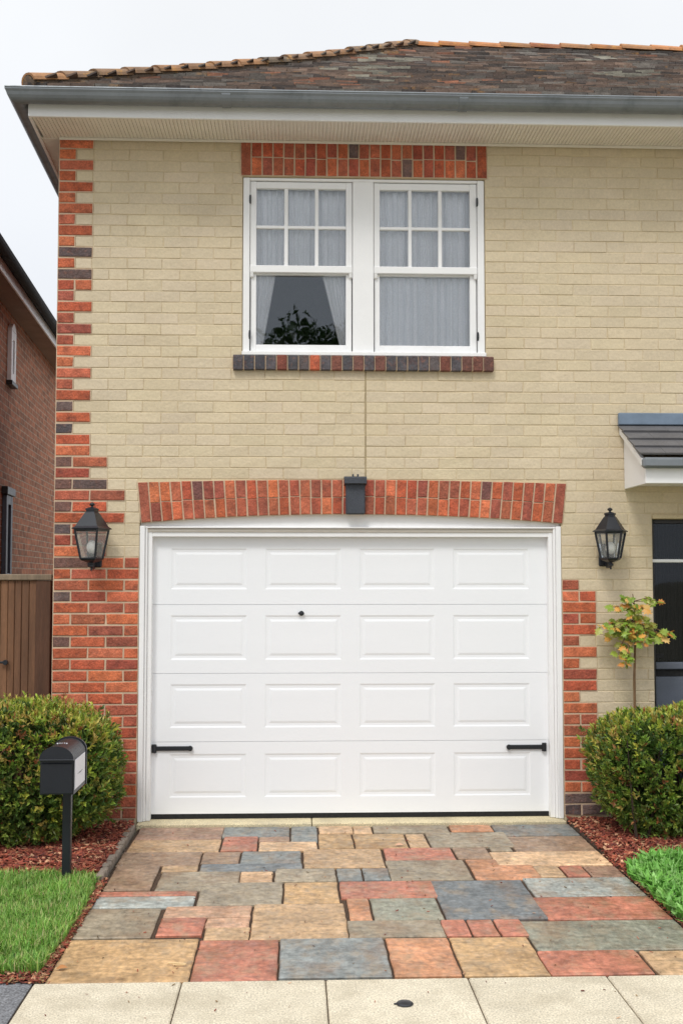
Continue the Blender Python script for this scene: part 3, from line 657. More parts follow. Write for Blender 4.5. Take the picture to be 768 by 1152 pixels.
b.prism([(LX(EY+.022),EY+.022),(LX(EY+.022,.02),EY+.022),(LX(BY,.02),BY),(LX(BY),BY)], SZ-.018, EZ-.002, 'z')
b.build('fascia', M['white'], house)
def gut_profile(r=.062):
    out = [(math.cos(math.pi + math.pi*k/12)*r, math.sin(math.pi + math.pi*k/12)*r*1.35) for k in range(13)]
    inn = [(math.cos(math.pi + math.pi*k/12)*(r-.005), math.sin(math.pi + math.pi*k/12)*(r-.005)*1.35) for k in range(13)][::-1]
    return [(-r-.006, .006), (-r-.006, -.006)] + out[1:-1] + [(r, 0)] + [(r-.005, 0)] + inn[1:-1] + [(-r+.005, 0), (-r+.004,.006)]
GY = EY - .066; GZ = EZ + .018; gp_ = gut_profile(); n = len(gp_)
GXc = lambda y: LX(y) - .066
b = MB(); V = []
for (du, dv) in gp_:      # du<0 is outward
    V.append((9.2, GY+du, GZ+dv))
for (du, dv) in gp_: V.append((GXc(GY)+du, GY+du, GZ+dv))
for (du, dv) in gp_: V.append((GXc(BY)+du, BY, GZ+dv))
fs = [(i, (i+1)%n, n+(i+1)%n, n+i) for i in range(n)] + [(n+i, n+(i+1)%n, 2*n+(i+1)%n, 2*n+i) for i in range(n)]
b.grid(V, fs)
b.tube([(9.2, GY-.064, GZ+.008), (GXc(GY)-.064, GY-.064, GZ+.008), (GXc(BY)-.064, BY, GZ+.008)], .0085, 8)
b.build('gutter', M['zinc'], house)
gx_list = [at(p, 112, GY)[0] for p in (255, 520)]
for x in gx_list:
    b = MB(); V = []
    for xx in (x-.03, x+.03):
        for k in range(13):
            for r_ in (.062+.004, .062): V.append((xx, GY+math.cos(math.pi+math.pi*k/12)*r_, GZ+math.sin(math.pi+math.pi*k/12)*r_*1.35))
    fs = []
    for k in range(12): a = 2*k; fs += [(a, a+2, 26+a+2, 26+a), (a, a+1, a+3, a+2), (26+a, 26+a+2, 26+a+3, 26+a+1)]
    b.grid(V, fs); b.build('gutter_joint', M['zinc'], house)

# door canopy
cnx = at(702, 550)[0]; czb = at(702, 550)[1]; CD = .487
cyF = -CD; cfx, cft = at(725, 526, cyF); cxR = cnx + 1.75
flz0, flz1 = at(694, 477)[1], at(694, 465)[1]; rx0 = at(694, 470)[0]
gut_z = at(723, 516, cyF-.05)[1]
b = MB(); b.bbox(rx0, cxR+.06, -.035, .0, flz0-.01, flz1, .006); 
can = b.build('door_canopy', M['lead'], house)
can_frame = MB()
top_at_wall = flz0 - .02; 
can_frame.prism([(0, czb), (cyF, czb), (cyF, gut_z-.03), (0, top_at_wall-.03)], cnx, cnx+.025, 'x'); can_frame.prism([(0, czb), (cyF, czb), (cyF, gut_z-.03), (0, top_at_wall-.03)], cxR-.025, cxR, 'x')
can_frame.bbox(cnx+.001, cxR-.001, cyF-.02, cyF, czb, gut_z-.012, .003)
can_frame.box(cnx+.026, cxR-.026, cyF+.001, -.001, czb+.02, czb+.035)
# barge board along the verge
for xa in (rx0+.012, cxR+.02): can_frame.prism([(0, top_at_wall+.0), (cyF-.045, gut_z+.0), (cyF-.045, gut_z-.045), (0, top_at_wall-.055)], xa, xa+.022, 'x')
can_frame.build('canopy_board', M['white'], can)
b = MB(); nr = 4; 
sl = Vector((0, cyF-.055, gut_z+.018)) - Vector((0, 0, top_at_wall+.005)); ln = sl.length; sd_ = sl.normalized(); nn = Vector((0, sd_.z, -sd_.y)); nn = nn if nn.z > 0 else -nn
for k in range(nr):
    x = rx0 - .003 - (0 if k % 2 else .0); x_end = cxR + .05
    while x < x_end:
        wt = .33 if not (x < rx0 and k % 2) else .18
        xb = min(x + wt, x_end); a = Vector((0,0,top_at_wall+.005)) + sd_*(ln*k/nr - (.03 if k else 0)); c_ = Vector((0,0,top_at_wall+.005)) + sd_*(ln*(k+1)/nr + (.012 if k < nr-1 else .0))
        jt = rnd(-.001,.001)
        P = []
        for up in (0, .014):
            for xx in (x+.001, xb-.001):
                P += [Vector((xx,0,0)) + a + nn*(up*.5+.0), Vector((xx,0,0)) + c_ + nn*(up+.012+jt)]
        b.grid(P, [(0,1,3,2),(4,6,7,5),(1,5,7,3),(0,4,5,1),(2,3,7,6)]); x = xb
b.build('canopy_slates', M['slate'], can)
b = MB(); b.bbox(at(722,520,cyF-.06)[0], cxR+.05, cyF-.085, cyF-.021, gut_z-.066, gut_z+.008, .016); b.build('canopy_gutter', M['zinc'], can)

# front door in its recess
b = MB(); fy = .10; tz = at(750, 631, fy)[1]; rz1 = at(750, 745, fy)[1]; rz2 = at(750, 753, fy)[1]; sz2 = at(750, 761, fy)[1]
b.bbox(DX0+.002, DX1-.002, -.004, .09, DZ1-.004, DZ1+.026, .004, None)
fl = b.build('door_head', M['cream_mortar'], house)
b = MB(); b.bbox(DX0+.003, DX0+.035, fy-.02, .2, .0, DZ1-.005, .003); b.bbox(DX1-.035, DX1-.003, fy-.02, .2, .0, DZ1-.005, .003); b.bbox(DX0+.036, DX1-.036, fy-.02, .2, DZ1-.035, DZ1-.005, .003)
fd = b.build('front_door', M['dark'], house)
b = MB(); b.bbox(DX0+.004, DX1-.004, fy-.035, fy+.03, tz-.012, tz+.012, .004); b.build('transom', M['white'], fd)
b = MB(); b.bbox(DX0+.036, DX1-.036, fy+.0, fy+.06, .02, sz2-.002, .003); b.bbox(DX0+.036, DX1-.036, fy-.01, fy+.06, rz2, rz1, .006); b.build('door_leaf', M['grey'], fd)
b = MB(); b.box(DX0+.036, DX1-.036, fy+.012, fy+.03, sz2, rz2); b.box(DX0+.036, DX0+.10, fy, fy+.02, rz1+.03, rz1+.06); b.build('letter_slot', M['blackmatt'], fd)
b = MB(); b.face([(DX0+.036,fy+.02,rz1),(DX1-.036,fy+.02,rz1),(DX1-.036,fy+.02,DZ1-.036),(DX0+.036,fy+.02,DZ1-.036)]); b.build('pane', M['darkglass'], fd, fix=False)
b = MB(); x = DX0+.04
while x < DX1-.05:
    b.bbox(x, x+.026, fy+.10+rnd(0,.012), fy+.13, rz1, DZ1-.04, .006, ); x += .03
b.build('blind', M['blind'], fd)
b = MB(); b.bbox(DX0-.1, DX1+.1, -.45, .10, -.02, .12, .01, lin(190,180,160)); b.build('doorstep', M['conc'], house)
# curtains upstairs
def curtain(x0, x1, z0, z1, inner, side, y, label, folds):
    b = MB(); nx, nzv = 60, 24; V = []
    ph = rnd(0, 6)
    for j in range(nzv+1):
        v = j/nzv; z = z0 + (z1-z0)*v; xi = inner(v)
        a, c_ = (x0, xi) if side > 0 else (xi, x1)
        for i in range(nx+1):
            u = i/nx; uu = u if side > 0 else 1-u; tight = (c_-a)/(x1-x0)
            V.append((a+(c_-a)*u, y + math.sin(uu*folds*6.283+ph+.5*math.sin(uu*9))*.012*(.55+.45*tight) + math.sin(uu*folds*2.3*6.283+ph*2)*.006, z))
    fs = [(j*(nx+1)+i, j*(nx+1)+i+1, (j+1)*(nx+1)+i+1, (j+1)*(nx+1)+i) for j in range(nzv) for i in range(nx)]
    b.grid(V, fs); return tag(b.build('curtain', M['curtain'], None, True, fix=False), label, 'curtain', 'net curtains in the upstairs window')
cy_ = .108; zb_, zt_ = Z(392), Z(209)
vm_r = (Z(303)-zb_)/(zt_-zb_); a0, a1 = X(284), X(394); mid = X(337); 
def innL(v):
    t = min(1, v/vm_r); b0, b1 = at(295,388,cy_)[0], at(311,309,cy_)[0]
    return b0 + (b1-b0)*t if v < vm_r else b1 + (mid + .01 - b1)*min(1,(v-vm_r)/.015)
def innR(v):
    t = min(1, v/vm_r); b0, b1 = at(383,388,cy_)[0], at(361,309,cy_)[0]
    return b0 + (b1-b0)*t if v < vm_r else b1 + (mid - .01 - b1)*min(1,(v-vm_r)/.015)
curtain(a0, mid, zb_, zt_, innL, 1, cy_, 'net curtain swept to the left side of the left upstairs sash', 7)
curtain(mid, a1, zb_, zt_, innR, -1, cy_+.01, 'net curtain swept to the right side of the left upstairs sash', 7)
c0, c1 = X(423), X(533); cm = (c0+c1)/2
curtain(c0, cm, zb_, zt_, lambda v: cm+.01, 1, cy_, 'closed net curtain over the left half of the right upstairs sash', 6)
curtain(cm, c1, zb_, zt_, lambda v: cm-.01, -1, cy_+.012, 'closed net curtain over the right half of the right upstairs sash', 6)

# ------------------------------------------------------------------ wall lanterns
def lantern(px, topy, boty, n, rot, wpx, label):
    Y = -.15; xc, zt = at(px, topy, Y); zb = at(px, boty, Y)[1]; H = zt - zb; rw = wpx/2 * (Y+D)/F
    root = empty('wall_lantern', (xc, 0, zb), label, 'wall lantern', 'black lanterns beside the garage')
    z = lambda f: zb + H*f
    rt = rw/ (math.cos(math.pi/n) if n == 4 else .97) ; rt = rw/(.90 if n == 4 else .98)
    c = (xc, Y, 0); rot = R(rot)
    b = MB()
    b.lathe([(rt*.0+.012, z(.115)), (.012, z(.10)), (.02, z(.09)), (.02, z(.06)), (.007, z(.04)), (.007, z(.0))], c, 12)
    b.lathe([(.025, z(.115)), (rt*.52, z(.15)), (rt*.60, z(.175)), (rt*.60, z(.19)), (rt*.4, z(.192))], c, n, rot)      # base tray
    b.lathe([(rt*.86, z(.575)), (rt*.90, z(.59)), (rt*.90, z(.605)), (rt*.3, z(.61))], c, n, rot)
    for k in range(n):
        t = rot + 2*math.pi*k/n; cs, sn = math.cos(t), math.sin(t)
        b.tube([(xc+cs*rt*.56, Y+sn*rt*.56, z(.185)), (xc+cs*rt*.85, Y+sn*rt*.85, z(.59))], .0085, 6)
    b.build('lantern_frame', M['black'], root)
    b = MB()
    b.lathe([(rt*.8, z(.598)), (rt*1.0, z(.605)), (rt*1.02, z(.615)), (rt*.84, z(.645)), (rt*.38, z(.84)), (rt*.30, z(.86)), (rt*.30, z(.88)), (rt*.34, z(.885)), (rt*.34, z(.905)), (rt*.16, z(.925)), (rt*.05, z(.93))], c, n, rot)
    b.lathe([(.010, z(.925)), (.008, z(.945)), (.018, z(.955)), (.020, z(.97)), (.012, z(.99)), (.003, z(1.0))], c, 10)
    b.build('lantern_roof', M['black'], root)
    for k in range(n):
        t0, t1 = rot + 2*math.pi*k/n, rot + 2*math.pi*(k+1)/n; b = MB()
        b.face([(xc+math.cos(t)*rr_, Y+math.sin(t)*rr_, zz) for t, rr_, zz in ((t0, rt*.54, z(.19)), (t1, rt*.54, z(.19)), (t1, rt*.83, z(.585)), (t0, rt*.83, z(.585)))])
        b.build('pane', M['lampglass'], root, fix=False)
    b = MB(); b.lathe([(.004, z(.24)), (.016, z(.25)), (.030, z(.285)), (.036, z(.33)), (.034, z(.375)), (.022, z(.425)), (.008, z(.445))], c, 16); b.build('bulb', M['bulb'], root, True)
    b = MB(); b.lathe([(.018, z(.19)), (.018, z(.25))], c, 12); b.build('lamp_holder', M['black'], root)
    b = MB(); b.bbox(xc-.05, xc+.05, -.025, -.001, z(.05), z(.42), .008)
    b.tube([(xc, -.02, z(.12)), (xc, -.06, z(.04)), (xc, Y+.02, z(.045)), (xc, Y, z(.07))], .010, 8); b.tube([(xc, -.02, z(.38)), (xc, -.05, z(.38))], .012, 8)
    b.build('wall_bracket', M['black'], root)
lantern(104, 565, 642, 4, 27, 41, 'black four-sided wall lantern on the red brick left of the garage door')
lantern(685.5, 571, 640.5, 6, 0, 39.5, 'black six-sided wall lantern on the cream wall right of the garage door')

# ------------------------------------------------------------------ neighbour
b_dir = Vector((-83/F, 1, 0)).normalized(); b_nrm = Vector((b_dir.y, -b_dir.x, 0))
def neigh():
    W0 = Vector((at(0, 342, 12.4-D)[0], 12.4-D, 0))      # a point of the wall at the left frame edge
    NZ = at(0, 337, 12.4-D)[1]
    root = empty('neighbouring_house', (W0.x, W0.y, 0), 'dark red brick house next door with white fascia and black gutter', 'house')
    ang = math.atan2(b_dir.y, b_dir.x) - math.pi/2
    root.rotation_euler = (0, 0, ang); bpy.context.view_layer.update()
    def put(b, name, m, par=root, **k):
        o = b.build(name, m, None, **k); o.parent = par; return o
    # local axes: +Y along the wall away from the viewer, +X towards our house
    b = MB(); b.box(-6, 0, -3.4, 14, 0, NZ); wall = put(b, 'wall', M['nbrick'])
    b = MB(); OV = .24
    b.box(-.001+.001, OV, -3.6, 14.2, NZ, NZ+.015); put(b, 'soffit', M['nsoffit'])
    b = MB(); b.bbox(OV, OV+.02, -3.6, 14.2, NZ-.025, NZ+.10, .003); put(b, 'fascia', M['white'])
    b = MB(); V = []
    for yy in (-3.65, 14.25):
        for k in range(9):
            t = math.pi + math.pi*k/8; V.append((OV+.075+math.cos(t)*.055, yy, NZ+.135+math.sin(t)*.07))
        V += [(OV+.132, yy, NZ+.142), (OV+.018, yy, NZ+.142)]
    n = 11; b.grid(V, [(i, (i+1)%n, n+(i+1)%n, n+i) for i in range(n)] + [tuple(range(n)), tuple(range(n, 2*n))]); put(b, 'gutter', M['blackmatt'])
    b = MB(); b.grid([(OV+.03,-3.6,NZ+.11),(OV+.03,14.2,NZ+.11),(-3,12,NZ+1.1),(-3,-1,NZ+1.1),(-6.3,-3.6,NZ+.1),(-6.3,14.2,NZ+.1)], [(0,1,2,3),(3,2,5,4),(0,3,4),(1,5,2),(0,4,5,1)]); put(b, 'roof', M['ntile'])
    inv = Matrix.Rotation(-ang, 4, 'Z')
    def loc(px, py):      # pixel to the wall plane
        r = Vector(ray(px, py)); o_ = Vector((0, -D, HC)); nrm = b_nrm
        t = (W0 - o_).dot(nrm) / r.dot(nrm); p = o_ + r*t - Vector((W0.x, W0.y, 0)); q = inv @ p; return q.y, q.z
    for (pxa, pxb, pt_, pb_, arch) in ((8.2, 13.6, 376, 433, True), (5.5, 12.5, 560, 655, False)):
        ya, _ = loc(pxa, 400); yb, _ = loc(pxb, 400); _, z1 = loc(pxb, pt_); _, z0 = loc(pxb, pb_)
        b = MB(); fw = .10
        b.bbox(.002, .05, ya, ya+fw, z0, z1, .004); b.bbox(.002, .05, yb-fw, yb, z0, z1, .004); b.bbox(.002, .049, ya+fw, yb-fw, z0, z0+fw, .004); b.bbox(.002, .049, ya+fw, yb-fw, z1-fw, z1, .004)
        if arch:
            b.prism([(ya+(yb-ya)*k/10, z1+.002+.09*math.sin(math.pi*k/10)) for k in range(11)], .002, .05, 'x')
        wn = put(b, 'window', M['white'] if arch else M['grey'])
        b = MB(); b.face([(.008, ya+fw, z0+fw), (.008, yb-fw, z0+fw), (.008, yb-fw, z1-fw), (.008, ya+fw, z1-fw)]); put(b, 'pane', M['blackmatt'], wn, fix=False)
        b = MB(); b.bbox(.002, .07, ya-.04, yb+.04, z0-.05, z0-.002, .004); put(b, 'window_sill', M['dark'], wn)
        if not arch: b = MB(); b.bbox(.002, .07, ya-.06, yb+.06, z1+.002, z1+.09, .006); put(b, 'window_lintel', M['dark'], wn)
neigh()

# ------------------------------------------------------------------ side fence
fz_ = at(30, 646, .22)[1]
fence = empty('side_fence', (-2.4, .22, 0), 'tall brown timber board fence closing the gap left of the house', 'fence')
b = MB(); x = -3.3; k = 0
while x < -1.90:
    wd = rnd(.048, .058); c = lin(*random.choice([(120,84,58),(130,92,64),(110,77,54),(124,84,54)]))
    if abs(x - at(46,700,.22)[0]) < .05: c = lin(66,46,34)
    b.bbox(x, x+wd-.003, .21+rnd(0,.006), .235, .03, fz_-.04-rnd(0,.004), .004, c); x += wd
b.build('boards', M['fence'], fence)
b = MB(); b.bbox(-3.3, -1.78, .19, .26, fz_-.045, fz_, .006, lin(128,112,92)); b.build('top_rail', M['fence'], fence)
b = MB(); b.box(-3.3, -1.9, .236, .275, .3, .39, lin(96,68,48)); b.box(-3.3, -1.9, .236, .275, 1.4, 1.49, lin(96,68,48)); b.bbox(-1.90, -1.79, .2, .29, 0, fz_-.046, .005, lin(92,62,44)); b.build('fence_rail', M['fence'], fence)
b = MB(); lx, lz = at(7, 745, .205); b.tube([(lx,.205,lz),(lx,.175,lz)], .018, 10); b.bbox(lx-.04, lx+.01, .178, .19, lz-.008, lz+.008, .003); b.build('latch', M['black'], fence)

# ------------------------------------------------------------------ letterbox on its post
mx_, my_ = gr(75, 993); sc_ = (my_ + D)/F
mail = empty('letterbox', (mx_, my_, 0), 'black arched letterbox on a square post with a white label', 'letterbox')
zt = at(64, 840, my_-.19)[1]; zb = at(64, 894, my_-.19)[1]; x0 = at(45.5, 870, my_-.19)[0]; x1 = at(83.5, 870, my_-.19)[0]
yF, yB = my_-.19, my_+.17; xm = (x0+x1)/2; hw = (x1-x0)/2; sp = zt - hw*.78
prof = [(x0, zb), (x1, zb)] + [(xm + hw*math.cos(math.pi*k/16), sp + hw*.78*math.sin(math.pi*k/16)) for k in range(17)]
b = MB(); b.prism(prof, yF, yB, 'y'); b.build('body', M['black'], mail)
def rim(s): return [(xm + (x-xm)*s, (zb+sp)/2 + (z-(zb+sp)/2)*s) for x, z in prof]
b = MB(); b.prism(rim(1.05), yB-.001+.0015, yB+.02, 'y'); b.build('back_rim', M['black'], mail)
b = MB(); b.prism([(xm + hw*1.02*math.cos(math.pi*k/16), sp + .004 + hw*.79*math.sin(math.pi*k/16)) for k in range(17)], yF-.026, yF-.001, 'y')
b.bbox(x0-.002, x1+.002, yF-.032, yF-.0005, sp-.002, sp+.006, .002); b.build('flap', M['black'], mail)
b = MB(); b.bbox(x0+.006, x1-.006, yF-.010, yF-.0005, zb+.004, sp-.018, .004); b.build('door', M['black'], mail)
lb0, lb1 = yF+.014, yB-.04
b = MB(); b.bbox(x1+.0005, x1+.004, lb0, lb1, zb+.024, sp-.004, .001); lab = b.build('label_plate', M['label'], mail)
b = MB()
for zz, a, c_ in ((.52,.25,.75),(.50,.40,.62)): b.box(x1+.0042, x1+.0048, lb0+(lb1-lb0)*a, lb0+(lb1-lb0)*c_, zb+(sp-zb)*zz, zb+(sp-zb)*zz+.0022)
b.build('print', M['ink'], lab)
b = MB(); b.bbox(mx_-.024, mx_+.024, my_-.024, my_+.024, -.05, zb+.001, .003); b.bbox(mx_-.06, mx_+.06, my_-.10, my_+.10, zb-.012, zb-.0005, .002); b.build('post', M['black'], mail)
b = MB()
for k in range(5): b.box(xm-.03+k*.013, xm-.022+k*.013, my_-.06+(k%2)*.006, my_-.052+(k%2)*.006, zt-.0005-((-.03+k*.013)**2)*4, zt+.001)
b.build('scuff_mark', M['label'], mail)

# ------------------------------------------------------------------ planting beds
def inpoly(x, y, P):
    r = False; j = len(P)-1
    for i in range(len(P)):
        if (P[i][1] > y) != (P[j][1] > y) and x < (P[j][0]-P[i][0])*(y-P[i][1])/(P[j][1]-P[i][1]) + P[i][0]: r = not r
        j = i
    return r
LY = gr(60, 990)[1]                              # front edge of the left mulch
bedL = [(-4.2, -.0), (-1.135, -.0), (-1.135, LY+.1), (-1.2, LY-.03), (-1.6, LY+.02), (-4.2, LY+.0)]
RY = gr(740, 968)[1]
bedR = [(1.960, .0), (5.5, .0), (5.5, RY+.15), (2.9, RY+.12), (2.35, RY+.12), (2.15, RY-.02), (1.960, gr(697,984)[1])]
b = MB(); b.prism(bedL, -.04, .012, 'z'); b.prism(bedR, -.04, .012, 'z'); structure(b.build('soil', M['soil']))
MC = [(196,150,116),(150,74,56),(130,62,44),(112,52,40),(150,80,56),(92,44,36),(166,104,76),(122,58,46),(140,70,50)]
def chips(name, P, n, label, zoff=.016, pile=.02, pal=MC, sz=1.0, box=None):
    b = MB(); xs_ = [p[0] for p in P]; ys_ = [p[1] for p in P]; bx_ = box or (min(xs_), max(xs_), min(ys_), max(ys_)); c_ = 0
    while c_ < n:
        x, y = rnd(bx_[0], bx_[1]), rnd(bx_[2], bx_[3])
        if not inpoly(x, y, P): continue
        c_ += 1; l, w_, t = rnd(.015,.055)*sz, rnd(.006,.017)*sz, rnd(.002,.006)*sz
        m = Matrix.Translation((x, y, zoff + rnd(0,pile))) @ Matrix.Rotation(rnd(0,6.28),4,'Z') @ Matrix.Rotation(rnd(-.5,.5),4,'Y') @ Matrix.Rotation(rnd(-.8,.8),4,'X')
        k = rnd(.7,1.3); cc = lin(*random.choice(pal)); cc = tuple(v*k for v in cc[:3])+(1,)
        P8 = [m @ Vector((sx_*l/2*rnd(.7,1), sy_*w_/2, sz_*t/2)) for sz_ in (-1,1) for sy_ in (-1,1) for sx_ in (-1,1)]
        b.grid(P8, [(0,1,5,4),(2,6,7,3),(0,4,6,2),(1,3,7,5),(4,5,7,6)], cc)
    return tag(b.build(name, M['mulch'], None, fix=False), label, 'mulch', None, 'stuff')
chips('bark_mulch', bedL, 9000, 'red brown bark mulch under the left hedge', box=(-2.6,-1.1,LY-.05,0))
chips('bark_mulch', bedR, 7500, 'red brown bark mulch under the right hedge', box=(1.96,3.6,RY-.4,0))
# edging stones along the left bed
b = MB(); y = -.12
while y > LY - .02:
    l = rnd(.06,.11); y2 = max(y-l, LY-.06); xx = -1.127
    b.bbox(xx-.022+rnd(-.006,.004), xx+.018+rnd(-.004,.006), y2+.005, y, -.03, .022+rnd(0,.022), .007); y = y2
structure(b.build('kerb_edging', M['kerbstone']))
lx0 = -1.10
stripL = [(lx0-.03, LY), (lx0+.015, LY), (lx0+.02, -1.9), (lx0+.015, PY), (lx0-.04, PY), (lx0-.02, -2.6), (lx0-.02,-2)]
MC2 = MC + [(110,88,58),(140,112,72),(86,70,44)]
chips('leaf_litter', stripL, 1500, 'brown leaf litter along the lawn and driveway edge', .0, .014, MC2, .62)
stripR = [(1.95, -1.0), (1.985, -1.0), (2.02, -2.2), (1.99,PY), (1.95,PY)]
chips('leaf_litter', stripR, 700, 'brown leaf litter at the right edge of the driveway', .0, .012, MC2, .62)
driveP = [(-1.08,-.1),(1.94,-.1),(1.94,PY+.01),(-1.08,PY+.01)]
chips('leaf_litter', driveP, 150, 'tiny brown crumbs and leaf bits scattered over the flagstones', .002, .003, MC2, .40)
pavP = [(-1.1,PY),(2.6,PY),(2.6,PY-1.2),(-1.1,PY-1.2)]
chips('leaf_litter', pavP, 60, 'few tiny brown crumbs scattered over the pale pavement', .002, .003, MC2, .35)
cornL = [(-1.9, PY), (-1.12, PY), (-1.13, PY+.12), (-1.35, PY+.14), (-1.9, PY+.06)]
chips('leaf_litter', cornL, 900, 'bare litter patch at the lawn corner by the pavement', .0, .015, MC2, .7)

# ------------------------------------------------------------------ grass
def blades(name, P, n, label, hmin, hmax, w0, pal, box, soil_h=.0, lean=.9, broad=0):
    b = MB(); c_ = 0
    while c_ < n:
        x, y = rnd(box[0], box[1]), rnd(box[2], box[3])
        if not inpoly(x, y, P): continue
        c_ += 1; cl = noise.noise((x*5, y*5, 0)); h = rnd(hmin, hmax)*(1+.35*cl); a = rnd(0, 6.283); ln_ = rnd(.1, lean)*h; wd = w0*rnd(.7,1.3)
        if broad and random.random() < broad: wd *= 4.5; h *= .8; ln_ = h*rnd(.5,1.1)
        dx, dy = math.cos(a), math.sin(a); px_, py_ = -dy*wd/2, dx*wd/2
        k = rnd(.75,1.25)*(1+.25*cl); cc = lin(*random.choice(pal)); cc = tuple(v*k for v in cc[:3])+(1,)
        z = soil_h; m1 = .45; 
        q = [(x-px_*.7, y-py_*.7, z), (x+px_*.7, y+py_*.7, z), (x+dx*ln_*.3+px_, y+dy*ln_*.3+py_, z+h*.55), (x+dx*ln_*.3-px_, y+dy*ln_*.3-py_, z+h*.55), (x+dx*ln_, y+dy*ln_, z+h*(.95 if ln_ < h*.6 else .75))]
        b.grid(q, [(0,1,2,3), (3,2,4)], cc)
    return tag(b.build(name, M['grass'], None, fix=False), label, 'grass', None, 'stuff')
GP = [(122,172,70),(140,186,84),(104,154,58),(158,190,100),(132,178,78),(92,140,54),(190,184,126),(150,180,84)]
lawnL = [(-4.0, LY+.03), (-1.6, LY+.05), (-1.22, LY+.0), (-1.13, LY-.06), (-1.112, -2.0), (-1.108, -2.6), (-1.125, PY+.10), (-1.45, PY+.10), (-1.9, PY+.03), (-4.0, PY+.03)]
b = MB(); b.prism([(x, y) for x, y in lawnL], -.04, -.004, 'z'); structure(b.build('lawn', M['soil']))
blades('grass', lawnL, 32000, 'short green lawn grass left of the driveway', .03, .085, .0046, GP, (-2.0,-1.1,PY,LY+.1))
blades('grass', lawnL, 8000, 'lawn grass in front of the letterbox side bed, farther left', .03, .075, .006, GP, (-4.0,-2.0,PY,LY+.1))
lawnR = [(1.965, RY-.30), (2.12, RY-.12), (2.35, RY+.02), (5.5, RY+.05), (5.5, PY+.02), (1.965, PY+.02), (1.965, -2.0)]
b = MB(); b.prism(lawnR, -.04, -.004, 'z'); structure(b.build('lawn', M['soil']))
GR = [(118,176,76),(140,194,100),(104,164,64),(154,200,118),(124,182,84)]
blades('grass', lawnR, 15000, 'bright weedy grass right of the driveway', .05, .13, .009, GR, (1.97,2.9,PY,RY+.1), 0, .9, .5)
blades('grass', lawnR, 5000, 'weedy grass of the right verge, farther right', .05, .12, .010, GR, (2.9,5.5,PY,RY+.1), 0, .9, .1)

# ------------------------------------------------------------------ hedges
def hedge(label, cx, cy, a, bb, h, nshoot, seed, lim=None):
    rs = np.random.RandomState(seed); random.seed(seed)
    root = empty('hedge', (cx, cy, 0), label, 'hedge', 'clipped hedges beside the driveway')
    b = MB(); p = 3.6; zc = h*.52; hz = h - zc
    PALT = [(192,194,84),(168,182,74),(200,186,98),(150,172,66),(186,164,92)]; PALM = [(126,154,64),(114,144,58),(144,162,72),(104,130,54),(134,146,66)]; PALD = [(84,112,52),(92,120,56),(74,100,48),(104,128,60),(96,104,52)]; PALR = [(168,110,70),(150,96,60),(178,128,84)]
    cnt = 0
    while cnt < nshoot:
        d = Vector(rs.normal(size=3)).normalized()
        if d.y > .55 and random.random() < .8: continue
        t = (abs(d.x)/a)**p + (abs(d.y)/bb)**p + (abs(d.z)/hz)**p; s = t**(-1/p)
        pos = d*s; 
        # even out density over the box by accepting with area weight
        if random.random() > min(1, (s/ max(a,bb))**2 * 1.0 + .08): continue
        lump = 1 + .075*noise.noise((pos.x*3.1+seed, pos.y*3.1, pos.z*3.1)) + .04*noise.noise((pos.x*9+seed, pos.y*9, pos.z*9))
        inner = random.random() < .33
        dep = rnd(.72,.93) if inner else rnd(.95,1.0)
        q = Vector((cx, cy, zc)) + Vector((pos.x*lump, pos.y*lump, pos.z*lump))*1.0
        nrm = Vector((math.copysign(abs(pos.x/a)**(p-1),pos.x)/a, math.copysign(abs(pos.y/bb)**(p-1),pos.y)/bb, math.copysign(abs(pos.z/hz)**(p-1),pos.z)/hz)).normalized()
        q -= nrm * (rnd(.06,.22) if inner else rnd(-.015,.035) if random.random() > .03 else rnd(-.06,-.025))
        if q.z < .05: continue
        cnt += 1
        ax = (nrm*.8 + Vector((0,0,.55)) + Vector((rnd(-.5,.5), rnd(-.5,.5), rnd(-.4,.4)))).normalized()
        s1 = ax.orthogonal().normalized(); s2 = ax.cross(s1)
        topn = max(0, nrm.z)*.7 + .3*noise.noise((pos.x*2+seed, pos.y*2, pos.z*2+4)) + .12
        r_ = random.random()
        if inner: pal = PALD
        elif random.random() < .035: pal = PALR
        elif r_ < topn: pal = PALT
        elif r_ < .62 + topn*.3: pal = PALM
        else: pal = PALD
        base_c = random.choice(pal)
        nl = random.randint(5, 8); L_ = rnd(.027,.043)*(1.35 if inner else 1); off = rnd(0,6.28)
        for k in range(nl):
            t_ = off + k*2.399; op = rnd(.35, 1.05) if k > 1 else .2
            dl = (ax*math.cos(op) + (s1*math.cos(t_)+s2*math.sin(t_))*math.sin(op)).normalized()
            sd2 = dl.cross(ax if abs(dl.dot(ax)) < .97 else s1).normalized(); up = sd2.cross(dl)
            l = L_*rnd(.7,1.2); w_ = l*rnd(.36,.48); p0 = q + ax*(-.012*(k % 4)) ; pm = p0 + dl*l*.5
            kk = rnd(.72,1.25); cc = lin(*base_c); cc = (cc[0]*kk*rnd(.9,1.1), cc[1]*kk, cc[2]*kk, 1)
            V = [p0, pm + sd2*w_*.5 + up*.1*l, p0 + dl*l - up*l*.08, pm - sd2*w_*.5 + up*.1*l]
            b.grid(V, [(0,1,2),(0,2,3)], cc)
    b.build('foliage', M['leaf'], root, fix=False)
    b = MB()
    for k in range(46):
        x = cx + rnd(-a*.8, a*.8); y = cy + rnd(-bb*.6, bb*.6)
        tx_, ty_ = x + rnd(-.12,.12), y + rnd(-.12,.12)
        b.tube([(x, y, 0), ((x+tx_)/2+rnd(-.03,.03), (y+ty_)/2, h*.35), (tx_, ty_, h*.8)], [.011,.008,.003], 5)
    b.build('stem', M['darkbark'], root)
    return root
hxr = at(137, 870, -.5)[0]; aL = 1.05; hzL = at(60, 786, -.45)[1]
